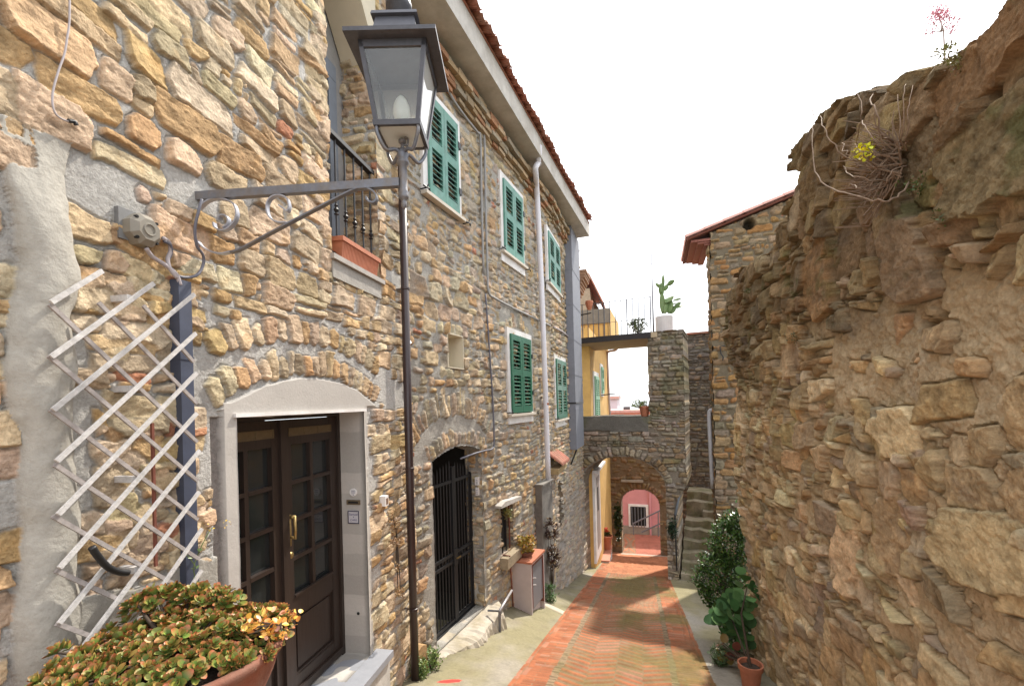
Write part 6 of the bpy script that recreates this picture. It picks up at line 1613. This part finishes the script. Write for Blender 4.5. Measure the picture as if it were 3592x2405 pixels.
# ---- rubble wall growth
def onR(px, py, n=0.05): s, z = FR.hit(px, py, n); return FR.pt(s, n, z)
root = onR(3165, 590, .02)
ds = thing('dead_shrub', 'leafless dry shrub with long curling twigs hanging from the rubble wall top', 'shrub', root)
cr_ = lambda l: [(2750 + .3827 * x, 200 + .3827 * y) for x, y in l]
tracks = [([(1140, 1150), (1040, 1290), (860, 1310), (620, 1270), (380, 1170), (290, 1040), (262, 800), (262, 640), (275, 420)], .006, .25), ([(1000, 780), (900, 700), (850, 520), (800, 400), (800, 350)], .006, .15),
          ([(960, 1160), (740, 1110), (600, 1080), (550, 1000)], .005, .22), ([(720, 1020), (540, 890), (400, 720), (345, 590), (340, 540)], .005, .2), ([(860, 860), (700, 830), (680, 700), (720, 540), (700, 420), (620, 260), (575, 100)], .004, .2),
          ([(1080, 860), (1080, 740), (1100, 400), (1120, 240)], .004, .1), ([(1070, 800), (1060, 700), (1045, 350)], .004, .1), ([(1110, 860), (1120, 740), (1140, 500), (1185, 260)], .004, .1),
          ([(950, 870), (860, 810), (760, 660), (720, 580)], .004, .2), ([(930, 1190), (740, 1215), (650, 1190), (590, 1160)], .005, .22), ([(900, 1060), (760, 930), (700, 850), (650, 800)], .004, .2), ([(1120, 1000), (1000, 1040), (930, 1170), (840, 1240)], .004, .14),
          ([(830, 1000), (640, 960), (560, 870), (540, 790)], .0035, .22)]
for tr_, r_, n_ in tracks:
    L_ = cr_(tr_); k = len(L_); pts = [root * .0 + onR(x, y, .05 + n_ * math.sin(math.pi * min(1, (i + .3) / k))) for i, (x, y) in enumerate(L_)]
    b = MB(); P_ = [q_ + rv.normal(size=3) * .004 * (0 < i_) for i_, q_ in enumerate(catmull(pts, 4))]; b.tube(P_, list(np.linspace(r_ * .75, r_ * .35, len(P_))), 6); b.build('branch', TWIG, ds, smooth=True)
b = MB()
for i in range(120):
    a = rv.uniform(R(95), R(265)) if i % 3 else rv.uniform(R(60), R(120)); L_ = rv.uniform(.08, .30); s_, z_ = FR.hit(3140, 565, .05)
    # frame s runs away from the camera (left in the picture)
    e = np.array([-math.cos(a) * L_, 0, math.sin(a) * L_ * .6]); m_ = FR.pt(s_ + rv.uniform(-.06, .06), .05, z_ + rv.uniform(-.1, .08))
    p1 = m_ + FR.a * e[0] * .6 + Zv * (e[2] - .04) + FR.n * rv.uniform(.02, .12); p2 = m_ + FR.a * e[0] + Zv * e[2] * 1.1 + FR.n * rv.uniform(.0, .2)
    b.tube([m_, p1, p2], [.004, .003, .0015], 4, cap=False)
b.build('twig_tangle', TWIG, ds)
clump('yellow_leaf', blob(onR(3038, 528, .17), .04, .03, .04, 15, .2), 4, .022, .018, [(.80, .72, .03), (.75, .78, .06)], LEAF, ds)
pf0 = onR(3315, 195, -.12); pft = onR(3290, 45, -.12)
pk = thing('pink_flower', 'thin stemmed pink flowered weed on top of the rubble wall', 'wild flower', pf0)
b = MB(); b.tube([pf0 - Zv * .05, pf0 * .5 + pft * .5 + FR.a * -.015, pft], [.0035, .0025, .0015], 5)
hd_ = [pft, onR(3270, 78, -.12), onR(3335, 75, -.12), onR(3345, 95, -.12), onR(3268, 110, -.12), onR(3320, 55, -.12), onR(3305, 60, -.12)]
for p in hd_[1:]: b.tube([pf0 * .45 + pft * .55, p], [.002, .001], 4)
b.build('stalk', mat('pale_stalk', (.30, .22, .18), .8, namt=.2, bump=0), pk)
for i, p in enumerate(hd_): pass
for i, p in enumerate(hd_): clump('flower', blob(p, .015 if i else .030, .014, .014 if i else .024, 12 if i else 34, .1), 5, .0085, .0065, [(.66, .28, .38), (.58, .20, .30), (.72, .42, .50)], LEAF, pk)
clump('leaf', np.array([pf0 + Zv * .03 + FR.a * rv.uniform(-.03, .03) for _ in range(8)]), 4, .02, .008, [(.20, .22, .07)], LEAF, pk)
for (px, py, rr, n_, lab, colr) in ((3345, 205, .05, 30, 'tuft of pale moss and weeds along the top edge of the rubble wall', [(.17, .18, .05), (.24, .22, .09)]), (2632, 1022, .05, 24, 'small green fern rooted in a crevice near the rubble wall end', [(.07, .13, .04), (.10, .17, .05)]),
                              (3215, 650, .05, 30, 'mossy green growth in the crevice under the dead shrub', [(.08, .12, .035), (.11, .15, .045)]), (3330, 765, .05, 22, 'green weed patch on the upper rubble wall right of the dead shrub', [(.06, .11, .035), (.09, .14, .04)]), (2790, 1180, .05, 22, 'dark green weeds low under the leaning stones of the rubble wall', [(.05, .08, .03), (.07, .10, .03)])):
    p = onR(px, py, .03)
    plant('wall_weed', lab, 'weed', p, blob(p, rr * 1.4, rr * .6, rr, n_, .2), 5, .016, .008, colr, upb=.2)

# ================================================================== YELLOW HOUSE
FY = Frame((-1.30, 14.0), R(1.5))
yh = thing('yellow_house', 'yellow rendered house with green shutters and a white framed door', 'house', FY.pt(2.4, -1, -5.2))
def ywall(): pass
b = MB(FY); b.box((-0.9, -5, -6.5), (5.2, 0, 2.09)); b.build('wall', YELLOW, yh)
def yhit(px, py, n=0.0): return FY.hit(px, py, n)
def ybox(name, m, px0, py0, px1, py1, n0, n1, parent):
    s0, z0 = yhit(px0, py0); s1, z1 = yhit(px1, py1); b = MB(FY); b.box((s0, n0, z1), (s1, n1, z0)); return b.build(name, m, parent)
PGREEN = mat('faded_green', (.22, .42, .27), .6, namt=.12, bump=0)
w_ = ybox('window', WHITEP, 2078, 1300, 2101, 1475, -.02, .03, yh); s0, z0 = yhit(2081, 1318); s1, z1 = yhit(2099, 1474)
sm_ = (s0 + s1) / 2
leaf_shutter(FY, s0, sm_, z1, z0, .05, PGREEN, w_); leaf_shutter(FY, sm_, s1, z1, z0, .05, PGREEN, w_)
w_ = ybox('window', WHITEP, 2103, 1274, 2115, 1390, -.02, .03, yh); s0, z0 = yhit(2105, 1286); s1, z1 = yhit(2114, 1380)
leaf_shutter(FY, s0, s1, z1, z0, .05, PGREEN, w_)
b = MB(FY); s0, z0 = yhit(2106, 1386); b.tube([(s0, .02, z0), (s0 + .2, .5, z0 + .05)], .02, 6); b.build('awning_rod', IRON, yh)
d_ = ybox('door', WHITEP, 2079, 1655, 2105, 1925, -.02, .05, yh); s0, z0 = yhit(2085, 1676); s1, z1 = yhit(2101, 1900)
b = MB(FY); b.box((s0, .051, z1), (s1, .06, z0)); b.build('door_panel', mat('grey_door', (.33, .28, .25), .6, namt=.1, bump=0), d_)
b = MB(FY); b.box((s0 + .1, .061, z0 - 1.0), (s0 + .35, .065, z0 - .3)); b.build('door_glass', DARK, d_)
b = MB(FY); s0, z0 = yhit(2078, 1660); s1, z1 = yhit(2108, 1660); b.box((s0, 0.0, z0), (s1, .16, z0 + .08)); b.build('door_hood', WHITEP, d_)
zt_ = -5.13; b0, b1 = at(2096, 1957, 14.5), at(2137, 1957, 14.5); bl_ = 1.6
b = MB(); b.box((b0[0] - .05, b0[1], -6.2), (b1[0], b0[1] + bl_, zt_ - .03)); b.build('bench_base', PLASTER, yh)
b = MB(); b.box((b0[0] - .05, b0[1] - .02, zt_ - .029), (b1[0] + .02, b0[1] + bl_, zt_)); b.build('bench_tiles', mat('pink_tiles', (.50, .22, .15), .7, namt=.1, bump=.05), yh)
gc = np.array([(b0[0] + b1[0]) / 2 + .03, b0[1] + 1.15, zt_ + .001])
pg = thing('red_flower_pot', 'large terracotta pot with red flowers on the yellow house step', 'potted plant', gc)
hP = .46
b = MB(); b.lathe(gc, [(.14, 0), (.185, hP * .82), (.21, hP * .82), (.22, hP), (.19, hP), (.17, hP * .85)], 20); b.build('pot', TERRA, pg)
clump('foliage', blob(gc + Zv * (hP + .05), .13, .12, .08, 40, .2), 5, .07, .05, [(.05, .10, .03), (.08, .12, .04)], LEAF, pg); clump('flower', blob(gc + Zv * (hP + .14), .08, .08, .09, 22, .2), 5, .06, .05, [(.60, .05, .03), (.65, .12, .05)], LEAF, pg)
c0_ = FY.hit(2132, 1300, .08)[0]
b = MB(); b.tube(catmull([at(2166, 1205, 17.5), at(2164, 1224, 17.6), at(2150, 1230, 17.8), at(2134, 1234, 18.0), at(2131, 1260, 18.0), at(2140, 1470, 18.0)], 5), .045, 8); b.build('gutter_pipe', mat('pinkish_pipe', (.50, .42, .42), .5, namt=.1, bump=0), yh, smooth=True)
b = MB(); b.tube([at(2067, 1245, 14.3), at(2070, 1480, 14.3)], .065, 8); b.build('drainpipe', mat('old_brown_pipe', (.20, .14, .07), .8, nscale=6, namt=.4, bump=.1), yh, smooth=True)
# upper block with a balcony screen, seen over the terrace
u0 = at(2030, 1177, 15.2); u1 = at(2140, 1081, 15.2)
b = MB(); xl, xr_ = u0[0] - 1.2, u1[0]; y0_ = u1[1]; zt_ = u1[2]
b.hexa([(xl, y0_, 2.1), (xr_, y0_, 2.1), (xr_ + .15, y0_ + 3.2, 2.1), (xl, y0_ + 3.2, 2.1), (xl, y0_, zt_ - .02), (xr_, y0_, zt_ - .02), (xr_ + .15, y0_ + 3.2, zt_ - .02), (xl, y0_ + 3.2, zt_ - .02)]); b.build('upper_wall', YELLOW, yh)
b = MB(); b.box((xl, y0_ - .06, zt_ - .48), (xr_, y0_ - .03, zt_)); b.build('balcony_screen', mat('grey_screen', (.17, .15, .125), .9, nscale=6, namt=.25, bump=.1), yh)
for i in range(7):
    b = MB(); x_ = xr_ - .08 - i * .16; b.tube([(x_, y0_ - .04, 2.1), (x_, y0_ - .04, zt_ - .47)], .012, 5); b.build('baluster', mat('rail_brown', (.16, .10, .06), .7, namt=.2, bump=0), yh)
# ---- brown roofed house behind it
bh = thing('brown_house', 'small brown house with red tiled roof behind the yellow one', 'house', at(2070, 1140, 24))
p0, p1 = at(2020, 1085, 24), at(2112, 1072, 24); pr0, pr1 = at(2020, 1008, 26), at(2083, 1008, 26)
b = MB(); b.hexa([(p0[0] - 2, p0[1], 0), (p1[0] - .1, p0[1], 0), (p1[0] - .1, p0[1] + 6, 0), (p0[0] - 2, p0[1] + 6, 0), (p0[0] - 2, p0[1], p1[2] + .9), (p1[0] - .6, p0[1], p1[2] + .9), (p1[0] - .6, p0[1] + 6, p1[2] + .9), (p0[0] - 2, p0[1] + 6, p1[2] + .9)]); b.build('wall', mat('brown_render', (.32, .25, .18), .9, nscale=4, namt=.3, bump=.2), bh)
b = MB(); z0, z1 = p1[2], pr1[2] + .1
b.hexa([(pr1[0], p0[1] - .2, z1 - .1), (p1[0] + .15, p0[1] - .2, z0 - .15), (p1[0] + .15, p0[1] + 7, z0 - .15), (pr1[0], p0[1] + 7, z1 - .1), (pr1[0], p0[1] - .2, z1 + .05), (p1[0] + .15, p0[1] - .2, z0), (p1[0] + .15, p0[1] + 7, z0), (pr1[0], p0[1] + 7, z1 + .05)])
b.hexa([(pr0[0] - 3, p0[1] - .2, z1 - .1), (pr1[0] - .002, p0[1] - .2, z1 - .1), (pr1[0] - .002, p0[1] + 7, z1 - .1), (pr0[0] - 3, p0[1] + 7, z1 - .1), (pr0[0] - 3, p0[1] - .2, z1 + .05), (pr1[0] - .002, p0[1] - .2, z1 + .05), (pr1[0] - .002, p0[1] + 7, z1 + .05), (pr0[0] - 3, p0[1] + 7, z1 + .05)]); b.build('roof', TILE, bh)
# ================================================================== PINK HOUSE beyond the archway
q0 = at(2235, 1800, 22.8); FP = Frame((q0[0] - 3, q0[1]), R(92))
phs = thing('pink_house', 'pink rendered house with a white framed barred window beyond the archway', 'house', FP.pt(3, -1, -7))
b = MB(FP); b.box((-.5, -4, -9), (7, 0, -1.4)); b.build('wall', PINK, phs)
s0, z0 = FP.hit(2140, 1838); s1, z1 = FP.hit(2320, 1950); b = MB(FP); b.box((-.4, 0, -8.9), (6.9, .03, z0)); b.build('plinth', mat('grey_plinth', (.27, .23, .19), .95, nscale=5, namt=.25, bump=.3), phs)
s0, z0 = FP.hit(2204, 1766); s1, z1 = FP.hit(2276, 1848); b = MB(FP); b.box((s0, -.05, z1), (s1, .06, z0)); wq = b.build('window', WHITEP, phs)
s0, z0 = FP.hit(2211, 1774); s1, z1 = FP.hit(2267, 1843); b = MB(FP); b.box((s0, .061, z1), (s1, .066, z0)); b.build('window_glass', DARK, wq)
for i in range(5): b = MB(FP); s_ = s0 + (s1 - s0) * (i + .5) / 5; b.tube([(s_, .10, z1 - .05), (s_, .10, z0 + .02)], .02, 6); b.build('bar', GREYM, wq)
s0, z0 = FP.hit(2278, 1700); b = MB(FP); b.tube([(s0, .06, z0 + 1), (s0, .06, -7.5)], .05, 6); b.build('drainpipe', PINK, phs)
rl2 = thing('ramp_rail', 'sloping grey metal railing in front of the pink house', 'railing', at(2270, 1870, 20.5))
for p in (((2220, 1836), (2318, 1788)), ((2250, 1866), (2318, 1834))): b = MB(); b.tube([at(*p[0], 20.5), at(*p[1], 20.5)], .035, 6); b.build('rail', GREYM, rl2)
for p in ((2309, 1792, 1880), (2222, 1836, 1875)): b = MB(); b.tube([at(p[0], p[1], 20.5), at(p[0], p[2], 20.5)], .03, 6); b.build('post', GREYM, rl2)
iv = at(2168, 1830, 17.6)
plant('vine', 'dark green climbing plant beside the far archway', 'plant', at(2172, 1900, 17.7), blob(iv, .16, .12, .75, 130, .2), 5, .10, .07, [(.045, .08, .02), (.07, .10, .03), (.03, .05, .02)], stems=6)
# ================================================================== rooftops over the parapet
sl_ = thing('salmon_house', 'low salmon rendered house seen over the bridge parapet', 'house', at(2205, 1470, 34))
a0, a1 = at(2110, 1434, 34), at(2330, 1428, 34)
b = MB(); b.box((a0[0], a0[1], -9), (a1[0], a0[1] + 5, a0[2] - .3)); b.build('wall', SALMON, sl_)
b = MB(); b.box((a0[0] - .1, a0[1] - .15, a0[2] - .299), (a1[0], a0[1] + 5, a0[2] - .12)); b.build('parapet_cap', PINKTILE, sl_)
c0_ = at(2198, 1427, 34.5); b = MB(); b.box((c0_[0] - .25, c0_[1], a0[2] - .119), (c0_[0] + .25, c0_[1] + .5, a0[2] + .12)); b.build('chimney', mat('dark_slate', (.10, .09, .09), .9, namt=.2, bump=.1), sl_)
ll = thing('lilac_house', 'pale lilac house front with red tiles far beyond the bridge', 'house', at(2150, 1440, 46))
a0, a1 = at(2090, 1392, 46), at(2165, 1390, 46)
b = MB(); b.box((a0[0] - 3, a0[1], -10), (a1[0], a0[1] + 5, a0[2] - .25)); b.build('wall', LILAC, ll)
b = MB(); b.box((a0[0] - 3, a0[1] - .25, a0[2] - .249), (a1[0] + .2, a0[1] + 5, a0[2] + .05)); b.build('roof', PINKTILE, ll)
for px, y0, y1, lab in ((2172, 1362, 1432, 'thin grey aerial mast beside the far lilac house'), (2250, 1352, 1412, 'thin slanting aerial pole left of the pier beyond the bridge')):
    t = thing('aerial_mast', lab, 'mast', at(px + 4, y1, 36)); b = MB(); b.tube([at(px, y0, 36), at(px + (4 if px < 2200 else 9), y1 + 30, 36)], .035, 5); b.build('mast', mat('far_pole', (.42, .42, .45), .6, namt=0, bump=0), t)
# ------------------------------------------------------------------ camera, sky, sun
cam = bpy.data.cameras.new('camera'); co = bpy.data.objects.new('camera', cam); COL.objects.link(co)
cam.sensor_width = 36; cam.lens = 36 * FPX / 3592
cam.shift_y = (HOR - 1202.5) / 3592
cam.clip_start = 0.02; cam.clip_end = 9000
from mathutils import Matrix
co.matrix_world = Matrix(((Rv[0], Uv[0], -Fv[0], 0), (Rv[1], Uv[1], -Fv[1], 0), (Rv[2], Uv[2], -Fv[2], 0), (0, 0, 0, 1)))
sc.camera = co
EL, AZ = R(SUN_EL), R(SUN_AZ)
w = bpy.data.worlds.new('World'); sc.world = w; w.use_nodes = True
nt = w.node_tree; bg = nt.nodes['Background']; bg.inputs['Strength'].default_value = SKY
sky = nt.nodes.new('ShaderNodeTexSky'); sky.sky_type = 'NISHITA'; sky.sun_disc = False
sky.sun_elevation = EL; sky.sun_rotation = AZ; sky.air_density = 1.0; sky.dust_density = 4.0; sky.ozone_density = 1.0; sky.altitude = 100
# thin white cloud over most of the sky
tc = nt.nodes.new('ShaderNodeTexCoord'); nz = nt.nodes.new('ShaderNodeTexNoise'); nz.inputs['Scale'].default_value = 2.2; nz.inputs['Detail'].default_value = 7
nt.links.new(tc.outputs['Generated'], nz.inputs['Vector'])
cr = nt.nodes.new('ShaderNodeValToRGB'); cr.color_ramp.elements[0].position = 0.25; cr.color_ramp.elements[1].position = 0.60
cr.color_ramp.elements[0].color = (.55, .55, .55, 1); cr.color_ramp.elements[1].color = (.95, .95, .95, 1)
nt.links.new(nz.outputs['Fac'], cr.inputs['Fac'])
mx = nt.nodes.new('ShaderNodeMixRGB'); nt.links.new(cr.outputs['Color'], mx.inputs['Fac']); nt.links.new(sky.outputs['Color'], mx.inputs['Color1'])
mx.inputs['Color2'].default_value = CLOUD
nt.links.new(mx.outputs['Color'], bg.inputs['Color'])
sl = bpy.data.lights.new('sun', 'SUN'); sl.energy = SUN; sl.angle = R(SUN_ANGLE); sl.color = (1.0, 0.93, 0.82)
so = bpy.data.objects.new('sun', sl); COL.objects.link(so)
sd = Vector((math.sin(AZ) * math.cos(EL), math.cos(AZ) * math.cos(EL), math.sin(EL)))
so.rotation_euler = sd.to_track_quat('Z', 'Y').to_euler(); so.location = (4, 10, 20)
sc.view_settings.view_transform = 'Standard'; sc.view_settings.look = 'None'; sc.view_settings.gamma = 1; sc.view_settings.exposure = EXPO
sc.cycles.use_adaptive_sampling = True; sc.cycles.max_bounces = 8; sc.cycles.diffuse_bounces = 5; sc.cycles.transparent_max_bounces = 12
try: sc.cycles.use_denoising = True; sc.cycles.adaptive_threshold = 0.006
except Exception: pass
